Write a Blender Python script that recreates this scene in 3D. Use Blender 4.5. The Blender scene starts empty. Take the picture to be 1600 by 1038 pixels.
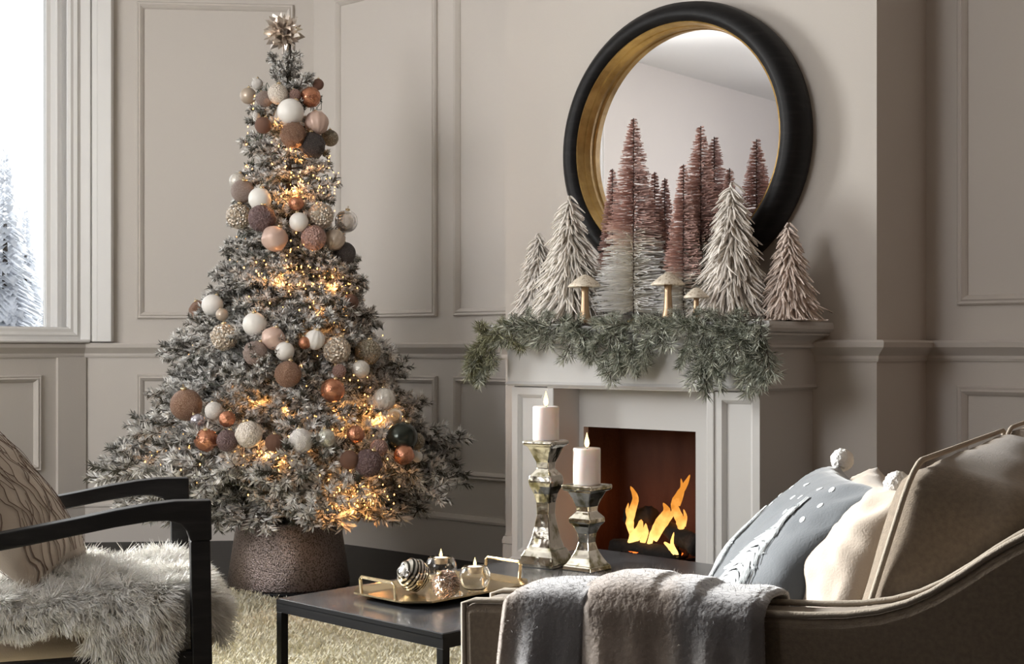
import bpy, math, random
import numpy as np
from mathutils import Vector, Matrix, noise as mn
rnd = random.Random(7)
nr = np.random.RandomState(11)
SC = bpy.context.scene
COL = SC.collection
R = math.radians
sin, cos, pi = math.sin, math.cos, math.pi

# ------------------------------------------------------------------ camera, world, light, exposure
CAMZ = 1.0; FPX = 2100.0; HX, HY = 800.0, 545.0
cd = bpy.data.cameras.new('camera'); cam = bpy.data.objects.new('camera', cd); COL.objects.link(cam)
cam.location = (0, 0, CAMZ); cam.rotation_euler = (R(90), 0, 0)
cd.sensor_width = 36; cd.lens = FPX/1600*36; cd.shift_y = (HY-519)/1600; cd.clip_start = .05
SC.camera = cam
vs = SC.view_settings
vs.view_transform = 'Standard'; vs.look = 'None'; vs.gamma = 1; vs.use_curve_mapping = False
vs.exposure = 0.0
w = bpy.data.worlds.new('overcast_sky'); SC.world = w; w.use_nodes = True
bg = w.node_tree.nodes['Background']; bg.inputs[0].default_value = (.965, .98, 1, 1); bg.inputs[1].default_value = 2.1

def area(name, loc, target, sx, sy, power, col):
    l = bpy.data.lights.new(name, 'AREA'); l.shape = 'RECTANGLE'; l.size = sx; l.size_y = sy
    l.energy = power; l.color = col
    o = bpy.data.objects.new(name, l); COL.objects.link(o); o.location = loc
    d = Vector(target)-Vector(loc); o.rotation_euler = d.to_track_quat('-Z', 'Y').to_euler()
    return o
def point(name, loc, power, col, rad=.02, parent=None):
    l = bpy.data.lights.new(name, 'POINT'); l.energy = power; l.color = col; l.shadow_soft_size = rad
    o = bpy.data.objects.new(name, l); COL.objects.link(o); o.location = loc
    if parent: o.parent = parent
    return o

# ------------------------------------------------------------------ frames
def fr(ox, oy, deg, oz=0.0):
    return Matrix.Translation((ox, oy, oz)) @ Matrix.Rotation(R(deg), 4, 'Z')
ROOM = fr(-1.04, 7.05, -40)                       # x along the back wall to the right, y into the wall
CB = (-2.213, 6.948)                              # corner between the angled wall and the window wall
ANG = fr(CB[0], CB[1], 5)
DL = 6.67
WIN = fr(CB[0]-DL*cos(R(50)), CB[1]-DL*sin(R(50)), 50)
BRX, BRW, BRD = 1.67, 1.662, .415                 # chimney breast
FP = fr(0, 5.149, -40)                            # fireplace front left corner
FW, FD = 1.073, .374
def ray(px, py): return Vector(((px-HX)/FPX, 1.0, (HY-py)/FPX))
def hit(M, px, py, yl=0.0):
    """point, in the frame M, where the picture point meets the vertical plane y=yl of M"""
    Mi = M.inverted(); o = Mi @ Vector((0, 0, CAMZ)); d = Mi.to_3x3() @ ray(px, py)
    return o + d*((yl-o.y)/d.y)
def onz(px, py, z):
    d = ray(px, py); return Vector((0, 0, CAMZ)) + d*((z-CAMZ)/d.z)
def aty(px, py, Y):
    return Vector((0, 0, CAMZ)) + ray(px, py)*Y

# light from the windows further down the window wall (none of them in the frame) plus added fill lamps without a source
def lw(x, y, z): return WIN @ Vector((x, y, z))
area('daylight_window_2', lw(DL-2.9, .30, 2.2), lw(DL-2.9, -2, 1.7), 1.5, 1.85, 290, (1.0, .985, .965))

v = ROOM @ Vector((2.4, -7.2, 2.2)); t = ROOM @ Vector((-.8, -5.2, 2.2))
area('mirror_wall_fill', v, t, 1.8, 1.4, 105, (.94, .95, 1.0))  # added fill lamp brightens the wall seen in the mirror, no window built
o = area('softbox_fill', (-4.7, .75, 2.25), (-1.0, 6.8, 2.35), 2.6, 1.8, 36, (1.0, .98, .955)); o.data.spread = R(80)  # added softbox for the far walls and tree, spread kept off the sofa

o = area('foreground_beam_fill', lw(DL-2.9, .28, 2.5), (-.25, 2.2, .4), 1.2, .8, 96, (1.0, .985, .965)); o.data.spread = R(48)  # added narrow beam lifting foreground highlights, set outside the second window
point('warm_lamp_beyond_the_frame', ROOM @ Vector((6.3, -2.0, 1.5)), 9, (1, .55, .28), .2)

# ------------------------------------------------------------------ materials
def mat(name, col, rough=.6, metal=0.0, bump=None, vary=None, emis=None, estr=0, trans=0, sss=0, sheen=0, ior=1.45,
        attr=None, coat=0, spec=None, alpha=None):
    m = bpy.data.materials.new(name); m.use_nodes = True
    nt = m.node_tree; N = nt.nodes; L = nt.links; b = N['Principled BSDF']
    c4 = (*col, 1)
    b.inputs['Base Color'].default_value = c4; b.inputs['Roughness'].default_value = rough
    b.inputs['Metallic'].default_value = metal; b.inputs['IOR'].default_value = ior
    if trans: b.inputs['Transmission Weight'].default_value = trans
    if coat: b.inputs['Coat Weight'].default_value = coat
    if spec is not None: b.inputs['Specular IOR Level'].default_value = spec
    if alpha is not None: b.inputs['Alpha'].default_value = alpha
    if sss:
        b.inputs['Subsurface Weight'].default_value = sss; b.inputs['Subsurface Radius'].default_value = (.03, .015, .008)
        b.inputs['Subsurface Scale'].default_value = 1
    if sheen: b.inputs['Sheen Weight'].default_value = sheen; b.inputs['Sheen Roughness'].default_value = .5
    tc = N.new('ShaderNodeTexCoord')
    src = None
    if attr:
        a = N.new('ShaderNodeAttribute'); a.attribute_name = attr; src = a.outputs['Color']; L.new(src, b.inputs['Base Color'])
    if vary:                                     # (scale, colour, lo, hi[, stretch])
        n = N.new('ShaderNodeTexNoise'); n.inputs['Scale'].default_value = vary[0]; n.inputs['Detail'].default_value = 4
        mp = N.new('ShaderNodeMapping'); L.new(tc.outputs['Object'], mp.inputs[0]); L.new(mp.outputs[0], n.inputs['Vector'])
        if len(vary) > 4: mp.inputs['Scale'].default_value = vary[4]
        r = N.new('ShaderNodeMapRange'); r.inputs[1].default_value = vary[2]; r.inputs[2].default_value = vary[3]
        L.new(n.outputs[0], r.inputs[0])
        mx = N.new('ShaderNodeMix'); mx.data_type = 'RGBA'; L.new(r.outputs[0], mx.inputs[0])
        if src: L.new(src, mx.inputs[6])
        else: mx.inputs[6].default_value = c4
        mx.inputs[7].default_value = (*vary[1], 1); L.new(mx.outputs[2], b.inputs['Base Color'])
    if bump:                                     # (scale, distance[, kind, stretch])
        kind = bump[2] if len(bump) > 2 else 'noise'
        n = N.new('ShaderNodeTexVoronoi' if kind == 'vor' else 'ShaderNodeTexNoise'); n.inputs['Scale'].default_value = bump[0]
        mp = N.new('ShaderNodeMapping'); L.new(tc.outputs['Object'], mp.inputs[0]); L.new(mp.outputs[0], n.inputs['Vector'])
        if len(bump) > 3: mp.inputs['Scale'].default_value = bump[3]
        bp = N.new('ShaderNodeBump'); bp.inputs['Strength'].default_value = 1; bp.inputs['Distance'].default_value = bump[1]
        L.new(n.outputs[0], bp.inputs['Height']); L.new(bp.outputs[0], b.inputs['Normal'])
    if emis:
        b.inputs['Emission Color'].default_value = (*emis, 1); b.inputs['Emission Strength'].default_value = estr
    return m
M = {}
M['wall'] = mat('painted_wall', (.61, .565, .52), .75, bump=(180, .0004))
M['taupe'] = mat('bounce_cut_taupe', (.13, .085, .06), .8)  # dark tone for the unseen walls, picked to soak up bounce and warm shadows
M['white'] = mat('white_trim_paint', (.80, .785, .765), .42)
M['mantel'] = mat('mantel_paint', (.60, .59, .58), .5)
M['ceiling'] = mat('ceiling_paint', (.78, .77, .75), .8)
M['floor'] = mat('dark_wood_floor', (.012, .011, .010), .55, bump=(3, .0006, 'noise', (1, 14, 1)), vary=(3, (.02, .017, .014), .4, .7, (1, 12, 1)))
M['black'] = mat('black_lacquer', (.009, .009, .010), .32)
M['blackm'] = mat('black_steel', (.007, .007, .008), .45, spec=.25)
M['stone'] = mat('dark_stone', (.030, .031, .034), .22, vary=(7, (.075, .078, .085), .45, .75), coat=.15)
M['blackwood'] = mat('black_stained_wood', (.008, .0075, .008), .5, spec=.25, bump=(14, .0006, 'noise', (1, 1, 8)), vary=(10, (.018, .017, .017), .5, .8, (1, 1, 6)))
M['brass'] = mat('brass_leaf', (.62, .40, .14), .38, metal=.85, bump=(90, .0006), vary=(14, (.40, .24, .07), .4, .7))
M['gold'] = mat('antique_gold', (.72, .58, .36), .22, metal=1, bump=(60, .0006))
M['champ'] = mat('champagne_metal', (.78, .70, .63), .30, metal=.9, bump=(120, .0008))
M['mirror'] = mat('mirror_silver', (.93, .93, .96), .015, metal=1)
M['merc'] = mat('mercury_glass', (.83, .79, .70), .10, metal=1, bump=(22, .0025), vary=(26, (.30, .27, .16), .5, .64))
M['wax'] = mat('candle_wax', (.86, .79, .76), .5, sss=.35, vary=(8, (.78, .68, .66), .45, .7))
M['waxwhite'] = mat('glowing_white_wax', (.9, .86, .8), .5, sss=.4, emis=(1, .6, .35), estr=.25)  # emission puts the flame's glow into the wax
M['wick'] = mat('charred_wick', (.01, .008, .007), .9)
M['char'] = mat('charred_log', (.010, .008, .007), .9, bump=(30, .006), vary=(18, (.035, .022, .016), .5, .8))
M['ember'] = mat('ember', (.2, .03, .005), .8, emis=(1, .16, .02), estr=2.2)
M['fbx'] = mat('firebox_brick', (.075, .034, .022), .85, bump=(40, .003), vary=(10, (.045, .018, .012), .4, .75, (1, 1, .25)))
M['glass'] = mat('clear_glass', (1, 1, 1), .02, trans=1, ior=1.42)
def pane_mat():
    m = bpy.data.materials.new('window_glass'); m.use_nodes = True; nt = m.node_tree; N = nt.nodes; L = nt.links; N.remove(N['Principled BSDF'])
    t = N.new('ShaderNodeBsdfTransparent'); t.inputs[0].default_value = (.97, .98, .98, 1); g = N.new('ShaderNodeBsdfGlossy'); g.inputs['Roughness'].default_value = .02
    f = N.new('ShaderNodeFresnel'); f.inputs[0].default_value = 1.4; x = N.new('ShaderNodeMixShader')
    L.new(f.outputs[0], x.inputs[0]); L.new(t.outputs[0], x.inputs[1]); L.new(g.outputs[0], x.inputs[2]); L.new(x.outputs[0], N['Material Output'].inputs[0]); return m
M['pane'] = pane_mat()
M['rug'] = mat('cream_rug_wool', (.66, .58, .42), .95, attr='col', sheen=.15)
M['fur'] = mat('sheepskin_wool', (.8, .76, .7), .8, attr='col', sheen=.3)
M['hide'] = mat('sheepskin_hide', (.72, .67, .60), .9)
M['linen'] = mat('beige_linen', (.20, .155, .11), .9, bump=(420, .0008), vary=(150, (.155, .12, .085), .35, .7), sheen=.15)
M['welt'] = mat('linen_welt', (.36, .31, .25), .9, bump=(420, .0008))
M['cream'] = mat('cream_cotton', (.46, .39, .32), .9, bump=(300, .0006), sheen=.15)
M['seatcloth'] = mat('oatmeal_seat_cloth', (.30, .24, .19), .9, bump=(350, .0006))
M['pom'] = mat('white_wool_yarn', (.82, .80, .77), .95, bump=(240, .004))
M['stalk'] = mat('bronze_stalk', (.46, .32, .20), .4, metal=.7, bump=(90, .0006))
M['embro'] = mat('white_embroidery', (.66, .69, .70), .85, bump=(300, .001))
M['grey'] = mat('slate_velvet', (.078, .088, .099), .8, bump=(260, .0006), vary=(9, (.10, .11, .122), .4, .7), sheen=.35)
M['line'] = mat('brown_embroidery', (.15, .10, .075), .9)
M['needle'] = mat('flocked_needles', (.5, .5, .5), .75, attr='col')
M['twig'] = mat('dark_twig', (.055, .042, .033), .85)
M['pine'] = mat('garland_needles', (.2, .25, .2), .7, attr='col')
M['brush'] = mat('brush_bristles', (.5, .4, .35), .6, attr='col')
M['wire'] = mat('twisted_wire', (.09, .07, .06), .5, metal=.5)
M['wool'] = mat('white_yarn_leaves', (.7, .65, .6), .85, attr='col')
M['bulb'] = mat('warm_bulb', (1, .6, .2), .4, emis=(1, .45, .12), estr=7)
M['cord'] = mat('light_cord', (.05, .07, .04), .6)
M['snow'] = mat('snow', (.92, .93, .95), .9)
M['snowtree'] = mat('snow_laden_branches', (.93, .94, .96), .9)
nt = M['snowtree'].node_tree; tl = nt.nodes.new('ShaderNodeBsdfTranslucent'); tl.inputs[0].default_value = (.95, .96, .98, 1); mxs = nt.nodes.new('ShaderNodeMixShader'); mxs.inputs[0].default_value = .85
nt.links.new(nt.nodes['Principled BSDF'].outputs[0], mxs.inputs[1]); nt.links.new(tl.outputs[0], mxs.inputs[2]); nt.links.new(mxs.outputs[0], nt.nodes['Material Output'].inputs[0])

def flame_mat(name, z0, z1, lo, hi, s0, s1):
    m = bpy.data.materials.new(name); m.use_nodes = True; nt = m.node_tree; N = nt.nodes; L = nt.links
    N.remove(N['Principled BSDF'])
    e = N.new('ShaderNodeEmission'); tc = N.new('ShaderNodeTexCoord'); sp = N.new('ShaderNodeSeparateXYZ')
    L.new(tc.outputs['Object'], sp.inputs[0])
    nz = N.new('ShaderNodeTexNoise'); nz.inputs['Scale'].default_value = 28; L.new(tc.outputs['Object'], nz.inputs['Vector'])
    ad = N.new('ShaderNodeMath'); ad.operation = 'MULTIPLY_ADD'; L.new(nz.outputs[0], ad.inputs[0]); ad.inputs[1].default_value = (z1-z0)*.7
    L.new(sp.outputs['Z'], ad.inputs[2])
    r = N.new('ShaderNodeMapRange'); r.inputs[1].default_value = z0+(z1-z0)*.3; r.inputs[2].default_value = z1+(z1-z0)*.3; L.new(ad.outputs[0], r.inputs[0])
    mx = N.new('ShaderNodeMix'); mx.data_type = 'RGBA'; mx.inputs[6].default_value = (*lo, 1); mx.inputs[7].default_value = (*hi, 1)
    L.new(r.outputs[0], mx.inputs[0]); L.new(mx.outputs[2], e.inputs[0])
    r2 = N.new('ShaderNodeMapRange'); r2.inputs[3].default_value = s0; r2.inputs[4].default_value = s1; L.new(r.outputs[0], r2.inputs[0]); L.new(r2.outputs[0], e.inputs[1])
    L.new(e.outputs[0], N['Material Output'].inputs[0])
    return m
M['cflame'] = flame_mat('candle_flame', 0, .03, (1, .72, .32), (1, .80, .42), 3.5, 2.0)
M['fire'] = flame_mat('hearth_flame', .2, .46, (1, .66, .22), (1, .36, .05), 2.6, .85)

# throw: soft broad checks
def plaid():
    m = mat('brushed_plaid_wool', (.3, .27, .25), .95, bump=(120, .002), sheen=.6)
    nt = m.node_tree; N = nt.nodes; L = nt.links; b = N['Principled BSDF']
    at = N.new('ShaderNodeAttribute'); at.attribute_name = 'col'; L.new(at.outputs['Color'], b.inputs['Base Color'])
    return m
M['plaid'] = plaid()

# ------------------------------------------------------------------ mesh builder
class MB:
    def __init__(s): s.v = []; s.f = []; s.c = None
    def add(s, v, f):
        k = len(s.v); s.v += [tuple(p) for p in v]; s.f += [tuple(i+k for i in q) for q in f]; return s
    def box(s, x0, x1, y0, y1, z0, z1):
        return s.add([(x, y, z) for x in (x0, x1) for y in (y0, y1) for z in (z0, z1)],
                     [(0, 1, 3, 2), (4, 6, 7, 5), (0, 4, 5, 1), (2, 3, 7, 6), (0, 2, 6, 4), (1, 5, 7, 3)])
    def lathe(s, prof, n=24, c=(0, 0, 0), a0=0.0, sx=1, sy=1):
        v = []; f = []; m = len(prof)
        for i in range(n):
            a = a0+2*pi*i/n
            for r, z in prof: v.append((c[0]+r*cos(a)*sx, c[1]+r*sin(a)*sy, c[2]+z))
        for i in range(n):
            j = (i+1) % n
            for k in range(m-1): f.append((i*m+k, j*m+k, j*m+k+1, i*m+k+1))
        if prof[0][0] > 1e-5: f.append(tuple(i*m for i in range(n))[::-1])
        if prof[-1][0] > 1e-5: f.append(tuple(i*m+m-1 for i in range(n)))
        return s.add(v, f)
    def tube(s, pts, rad, n=6, closed=False, flat=1.0):
        pts = [Vector(p) for p in pts]; m = len(pts)
        if not hasattr(rad, '__len__'): rad = [rad]*m
        v = []; f = []; up = None
        for i, p in enumerate(pts):
            a = pts[(i-1) % m] if (closed or i > 0) else p; b_ = pts[(i+1) % m] if (closed or i < m-1) else p
            t = (b_-a).normalized()
            if up is None:
                up = Vector((0, 0, 1)) if abs(t.z) < .9 else Vector((1, 0, 0))
            sd = t.cross(up)
            if sd.length < 1e-6: sd = t.orthogonal()
            sd.normalize(); up = sd.cross(t).normalized()
            for k in range(n):
                q = 2*pi*k/n
                v.append(p + sd*(cos(q)*rad[i]) + up*(sin(q)*rad[i]*flat))
        for i in range(m if closed else m-1):
            j = (i+1) % m
            for k in range(n):
                l = (k+1) % n; f.append((i*n+k, i*n+l, j*n+l, j*n+k))
        if not closed:
            f.append(tuple(range(n))[::-1]); f.append(tuple((m-1)*n+k for k in range(n)))
        return s.add(v, f)
    def grid(s, P, nu, nv, closed_u=False):
        f = []
        for i in range(nu if closed_u else nu-1):
            for j in range(nv-1):
                i2 = (i+1) % nu; f.append((i*nv+j, i2*nv+j, i2*nv+j+1, i*nv+j+1))
        return s.add(P, f)
    def prism(s, poly, y0, y1):
        """polygon in x,z extruded along y"""
        n = len(poly)
        v = [(x, y0, z) for x, z in poly]+[(x, y1, z) for x, z in poly]
        f = [tuple(range(n)), tuple(range(n, 2*n))[::-1]]+[(i, i+n, (i+1) % n+n, (i+1) % n) for i in range(n)]
        return s.add(v, f)
    def ring(s, x0, x1, z0, z1, prof, y=0.0):
        """mitred picture-frame moulding; prof = (inset, proud)"""
        m = len(prof); v = []; f = []
        for cx, cz, dx, dz in ((x0, z0, 1, 1), (x1, z0, -1, 1), (x1, z1, -1, -1), (x0, z1, 1, -1)):
            for a, b in prof: v.append((cx+dx*a, y-b, cz+dz*a))
        for i in range(4):
            j = (i+1) % 4
            for k in range(m-1): f.append((i*m+k, j*m+k, j*m+k+1, i*m+k+1))
        return s.add(v, f)
    def extr(s, prof, x0, x1):
        """profile (proud, z) run along x"""
        m = len(prof); v = [(x, -a, z) for x in (x0, x1) for a, z in prof]
        f = [(i, i+m, (i+1) % m+m, (i+1) % m) for i in range(m)]+[tuple(range(m)), tuple(range(m, 2*m))[::-1]]
        return s.add(v, f)
    def wrap(s, prof, x0, x1, y0, back):
        """profile (overhang, z) run round three sides of a block"""
        m = len(prof); v = []
        for a, z in prof:
            v += [(x0-a, back, z), (x0-a, y0-a, z), (x1+a, y0-a, z), (x1+a, back, z)]
        f = []
        for k in range(m-1):
            for i in range(3): f.append((k*4+i, k*4+i+1, (k+1)*4+i+1, (k+1)*4+i))
            f.append((k*4+3, k*4, k*4+4, k*4+7))
        f.append((0, 3, 2, 1)); f.append((m*4-4, m*4-3, m*4-2, m*4-1))
        return s.add(v, f)
    def build(s, name, m, parent=None, loc=None, rot=None, bev=0, smooth=False, sub=0, solid=0, rad=None):
        me = bpy.data.meshes.new(name); me.from_pydata(s.v, [], s.f); me.update()
        if s.c is not None:
            ca = me.color_attributes.new('col', 'FLOAT_COLOR', 'POINT')
            arr = np.ones((len(s.v), 4), np.float32); arr[:, :3] = np.array(s.c, np.float32); ca.data.foreach_set('color', arr.ravel())
        return link(name, me, m, parent, loc, rot, bev, smooth, sub, solid)
def link(name, me, m, parent=None, loc=None, rot=None, bev=0, smooth=False, sub=0, solid=0):
    if m is not None: me.materials.append(M[m] if isinstance(m, str) else m)
    o = bpy.data.objects.new(name, me); COL.objects.link(o)
    if parent is not None: o.parent = parent
    if loc is not None: o.location = loc
    if rot is not None: o.rotation_euler = rot
    if solid: md = o.modifiers.new('solid', 'SOLIDIFY'); md.thickness = solid; md.offset = 0
    if bev:
        md = o.modifiers.new('bevel', 'BEVEL'); md.width = bev; md.segments = 2; md.limit_method = 'ANGLE'; md.angle_limit = R(35)
    if sub: md = o.modifiers.new('sub', 'SUBSURF'); md.levels = sub; md.render_levels = sub
    if smooth:
        me.polygons.foreach_set('use_smooth', [True]*len(me.polygons))
    elif bev:
        me.polygons.foreach_set('use_smooth', [False]*len(me.polygons))
    return o
def tri_mesh(name, V, F, C=None):
    """V (n,3), F (m,k) arrays, C (n,3) colours"""
    me = bpy.data.meshes.new(name); k = F.shape[1]
    me.vertices.add(len(V)); me.vertices.foreach_set('co', V.astype(np.float32).ravel())
    me.loops.add(F.size); me.loops.foreach_set('vertex_index', F.astype(np.int32).ravel())
    me.polygons.add(len(F)); me.polygons.foreach_set('loop_start', np.arange(0, F.size, k, dtype=np.int32))
    me.polygons.foreach_set('loop_total', np.full(len(F), k, np.int32))
    me.update(calc_edges=True)
    if C is not None:
        ca = me.color_attributes.new('col', 'FLOAT_COLOR', 'POINT')
        arr = np.ones((len(V), 4), np.float32); arr[:, :3] = C; ca.data.foreach_set('color', arr.ravel())
    return me
def empty(name, mtx):
    o = bpy.data.objects.new(name, None); COL.objects.link(o); o.matrix_world = mtx if isinstance(mtx, Matrix) else Matrix.Translation(mtx)
    o.empty_display_size = .1
    return o
def tag(o, label=None, cat=None, group=None, kind=None):
    if label: o['label'] = label
    if cat: o['category'] = cat
    if group: o['group'] = group
    if kind: o['kind'] = kind
    return o
def struct(o): o['kind'] = 'structure'; return o
def dup(o, parent=None, name=None):
    c = o.copy(); COL.objects.link(c)
    if parent is not None: c.parent = parent
    for ch in list(o.children): dup(ch, c)
    return c
def nz(x, y, z=0.0): return mn.noise(Vector((x, y, z)))

# ------------------------------------------------------------------ room
H = 3.3
b = MB().box(-12, 12, -6, 16, -.1, 0); struct(b.build('floor', 'floor'))
def rl(x, y): v = ROOM @ Vector((x, y, 0)); return (v.x, v.y)
struct(MB().box(-1.1, 8.7, -7.7, .25, H, H+.1).build('ceiling', 'ceiling', loc=ROOM.translation, rot=(0, 0, R(-40))))
PM = [(0, 0), (0, .012), (.006, .020), (.014, .016), (.020, .022), (.030, .012), (.036, .004), (.036, 0)]
RAIL = [(0, .955), (.008, .955), (.012, .965), (.012, .975), (.022, .985), (.030, .992), (.045, 1.005), (.048, 1.022), (.040, 1.030), (0, 1.030)]
BASE = [(0, 0), (.018, 0), (.018, .18), (.024, .185), (.024, .195), (.012, .212), (0, .212)]
def wall_obj(name, frm, x0, x1, panels_up, panels_lo, holes=()):
    root = empty(name, frm); struct(root)
    m = MB()
    xs = x0
    for hx0, hx1, hz0, hz1 in sorted(holes):
        m.box(xs, hx0, 0, .22, 0, H); m.box(hx0, hx1, 0, .22, 0, hz0); m.box(hx0, hx1, 0, .22, hz1, H); xs = hx1
    m.box(xs, x1, 0, .22 if holes else .12, 0, H)
    struct(m.build('wall_surface', 'wall', root))
    for a, c in panels_up:
        struct(MB().ring(a, c, 1.155, 2.80, PM).build('panel_molding', 'wall', root, smooth=False))
    for a, c in panels_lo:
        struct(MB().ring(a, c, .385, .868, PM).build('panel_molding', 'wall', root))
    return root
hx = lambda frm, px, yl=0.0: hit(frm, px, 500, yl).x
# back wall (left part beside the chimney breast, right part beyond it)
bx = [hx(ROOM, p) for p in (525, 684, 711)]
cx = [hx(ROOM, 1497)]
wall_obj('wall_back', ROOM, 0, 8.6, [(bx[0], bx[1]), (bx[2], BRX-.06), (cx[0], cx[0]+1.3), (cx[0]+1.5, cx[0]+2.8)],
         [(bx[0], bx[1]), (bx[2], BRX-.06), (cx[0], cx[0]+1.3), (cx[0]+1.5, cx[0]+2.8)])
def run(name, prof, frm, x0, x1):
    o = struct(MB().extr(prof, x0, x1).build(name, 'wall')); o.matrix_world = frm; return o
run('trim_1', RAIL, ROOM, 0, BRX); run('trim_2', RAIL, ROOM, BRX+BRW, 8.6)
run('baseboard_back', BASE, ROOM, 0, BRX); run('baseboard_back_right', BASE, ROOM, BRX+BRW, 8.6)
# angled wall
AL = 1.178
ax = [hx(ANG, p) for p in (214, 459, 178)]
wall_obj('wall_angled', ANG, 0, AL, [(ax[0], ax[1])], [(ax[0], ax[1])])
run('trim_3', RAIL, ANG, 0, AL); run('baseboard_angled', BASE, ANG, 0, AL)
# window wall
W1 = (DL-1.55, DL-.10, 1.045, 3.0); W2 = (DL-3.65, DL-2.15, 1.045, 3.0)
wall_obj('wall_window', WIN, 0, DL, [], [(DL-1.55, DL-.25), (DL-3.6, DL-2.2)], (W1, W2))
run('trim_4', RAIL, WIN, 0, DL); run('baseboard_window', BASE, WIN, 0, DL)
# walls behind the camera and to the right, toned dark to cut bounce light
o = struct(MB().box(-1.1, 8.7, -7.62, -7.5, 0, H).build('wall_front', 'taupe')); o.matrix_world = ROOM
o = struct(MB().box(8.6, 8.72, -7.6, .2, 0, H).build('wall_right', 'taupe')); o.matrix_world = ROOM
# windows
for k, (x0, x1, z0, z1) in enumerate((W1, W2)):
    r = struct(empty('window_%d' % (k+1), WIN))
    struct(MB().ring(x0, x1, z0, z1, [(0, 0), (0, -.13), (.0, -.05), (.022, -.05), (.028, -.06), (.030, -.10), (.05, -.104), (.05, -.13)]).build('window_frame', 'white', r))
    m = MB(); m.box(x0+.05, x1-.05, .115, .119, z0+.05, z1-.05); struct(m.build('pane', 'pane', r))
    struct(MB().ring(x0-.085 if k else x0-.085, x1+.085, z0-.02, z1+.085, [(0, 0), (0, .03), (.012, .036), (.02, .026), (.035, .026), (.045, .034), (.06, .022), (.075, .022), (.085, .012), (.085, 0)]).build('casing', 'white', r))
    struct(MB().extr([(0, 1.03), (.065, 1.03), (.07, 1.037), (.065, 1.047), (-.06, 1.047), (-.06, 1.03)], x0-.09, x1+.09).build('window_sill', 'white', r))
# stepped window casing that turns the corner onto the angled wall
r = struct(empty('trim_5', ANG)); c = ax[2]
for x0, x1, d in ((0, c*.28, .045), (c*.28, c*.40, .022), (c*.40, c*.52, .05), (c*.52, c*.60, .026), (c*.60, c, .065)):
    struct(MB().box(x0-.01, x1, -d, 0, 1.035, H-.001).build('casing_strip', 'white', r, bev=.004))
# narrow upright beneath the sill
run('trim_6', [(0, 0), (.02, 0), (.02, .955), (0, .955)], WIN, DL-.16, DL-.0)

# chimney breast, open where the firebox goes in
BR = ROOM @ Matrix.Translation((BRX, -BRD, 0))
r = struct(empty('wall_chimney_breast', BR))
f0 = BR.inverted() @ FP @ Vector((0, 0, 0)); fx = f0.x
m = MB(); m.box(0, fx+.10, 0, BRD, 0, H); m.box(fx+.88, BRW, 0, BRD, 0, H); m.box(fx+.10, fx+.88, 0, BRD, .80, H)
struct(m.build('wall_surface', 'wall', r))
m = MB().wrap(RAIL[::-1], 0, BRW, 0, BRD); o = struct(m.build('trim_7', 'wall')); o.matrix_world = BR
for nm, a, c_ in (('baseboard_breast', 0, fx), ('baseboard_breast_right', fx+FW, BRW)):
    run(nm, BASE, BR, a, c_)
o = struct(MB().extr(BASE, 0, BRD).build('baseboard_breast_side', 'wall')); o.matrix_world = BR @ Matrix.Translation((BRW, 0, 0)) @ Matrix.Rotation(R(90), 4, 'Z')

# ------------------------------------------------------------------ outside the windows
o = struct(MB().box(-40, -2.0, -10, 60, -1.2, -1.1).build('ground', 'snow')); o.matrix_world = fr(CB[0]-.5, CB[1], 0)
def conifer_mesh(h, r, seed):
    g = np.random.RandomState(seed); n = int(2600); V = []; F = []
    t = g.rand(n)**.75; z = h*(1-t); rr = r*t*(.35+.65*g.rand(n)); a = g.rand(n)*2*pi
    tier = np.abs(((z/h*13) % 1)-.5)*.5+.75; rr *= tier
    base = np.stack([rr*np.cos(a)*.25, rr*np.sin(a)*.25, z], 1); tip = np.stack([rr*np.cos(a), rr*np.sin(a), z-.28*rr], 1)
    sd = np.stack([-np.sin(a), np.cos(a), 0*a], 1)*(.03+.05*t)[:, None]*1.8
    mid = (base+tip)/2+np.array([0, 0, .05]); V = np.concatenate([base, mid+sd, tip, mid-sd]); i = np.arange(n)
    return tri_mesh('conifer', V, np.stack([i, i+n, i+2*n, i+3*n], 1))
cm = [conifer_mesh(5.2, 1.5, 1), conifer_mesh(4.4, 1.3, 2)]
for k, (px, Y, s, lab) in enumerate(((8, 13.5, .80, 'tallest snow covered conifer outside at the left edge of the window'),
                                  (78, 17, .72, 'snow covered conifer outside near the right side of the window pane'),
                                  (40, 21, .85, 'faint small snowy conifer between the two others outside the window'))):
    p = aty(px, 545, Y); r = empty('conifer', (p.x, p.y, -1.1)); tag(r, lab, 'tree', 'snowy conifers outside the window')
    o = link('branches', cm[k % 2], 'snowtree' if k < 2 else None, r); o['kind'] = 'stuff'; o.scale = (s, s, s)
    MB().tube([(0, 0, 0), (0, 0, 4.2*s)], [.09, .02], 8).build('trunk', 'twig', r)

# ------------------------------------------------------------------ fireplace
fp = empty('fireplace', FP)
tag(fp, 'pale painted fireplace with stepped mantel shelf against the chimney breast', 'fireplace')
RX0, RX1, RZ, RYD = .2057, .870, .852, .154      # recess in the front
OX0, OX1, OZ0, OZ = .227, .727, .19, .703        # fire opening
for x0, x1 in ((0.0, RX0-.03), (RX1+.03, FW)):
    MB().box(x0, x1, .014, FD, 0, .87).build('pilaster', 'mantel', fp, bev=.002)
    q = MB()
    q.ring(x0, x1, .20, .853, [(0, -.014), (0, 0), (.027, 0), (.030, -.003), (.034, -.006), (.040, -.012), (.040, -.014)])
    q.build('pilaster_frame', 'mantel', fp)
    MB().wrap([(.018, 0), (.018, .175), (.012, .182), (.010, .195), (0, .205)], x0, x1, 0, FD).build('plinth', 'mantel', fp)
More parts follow.
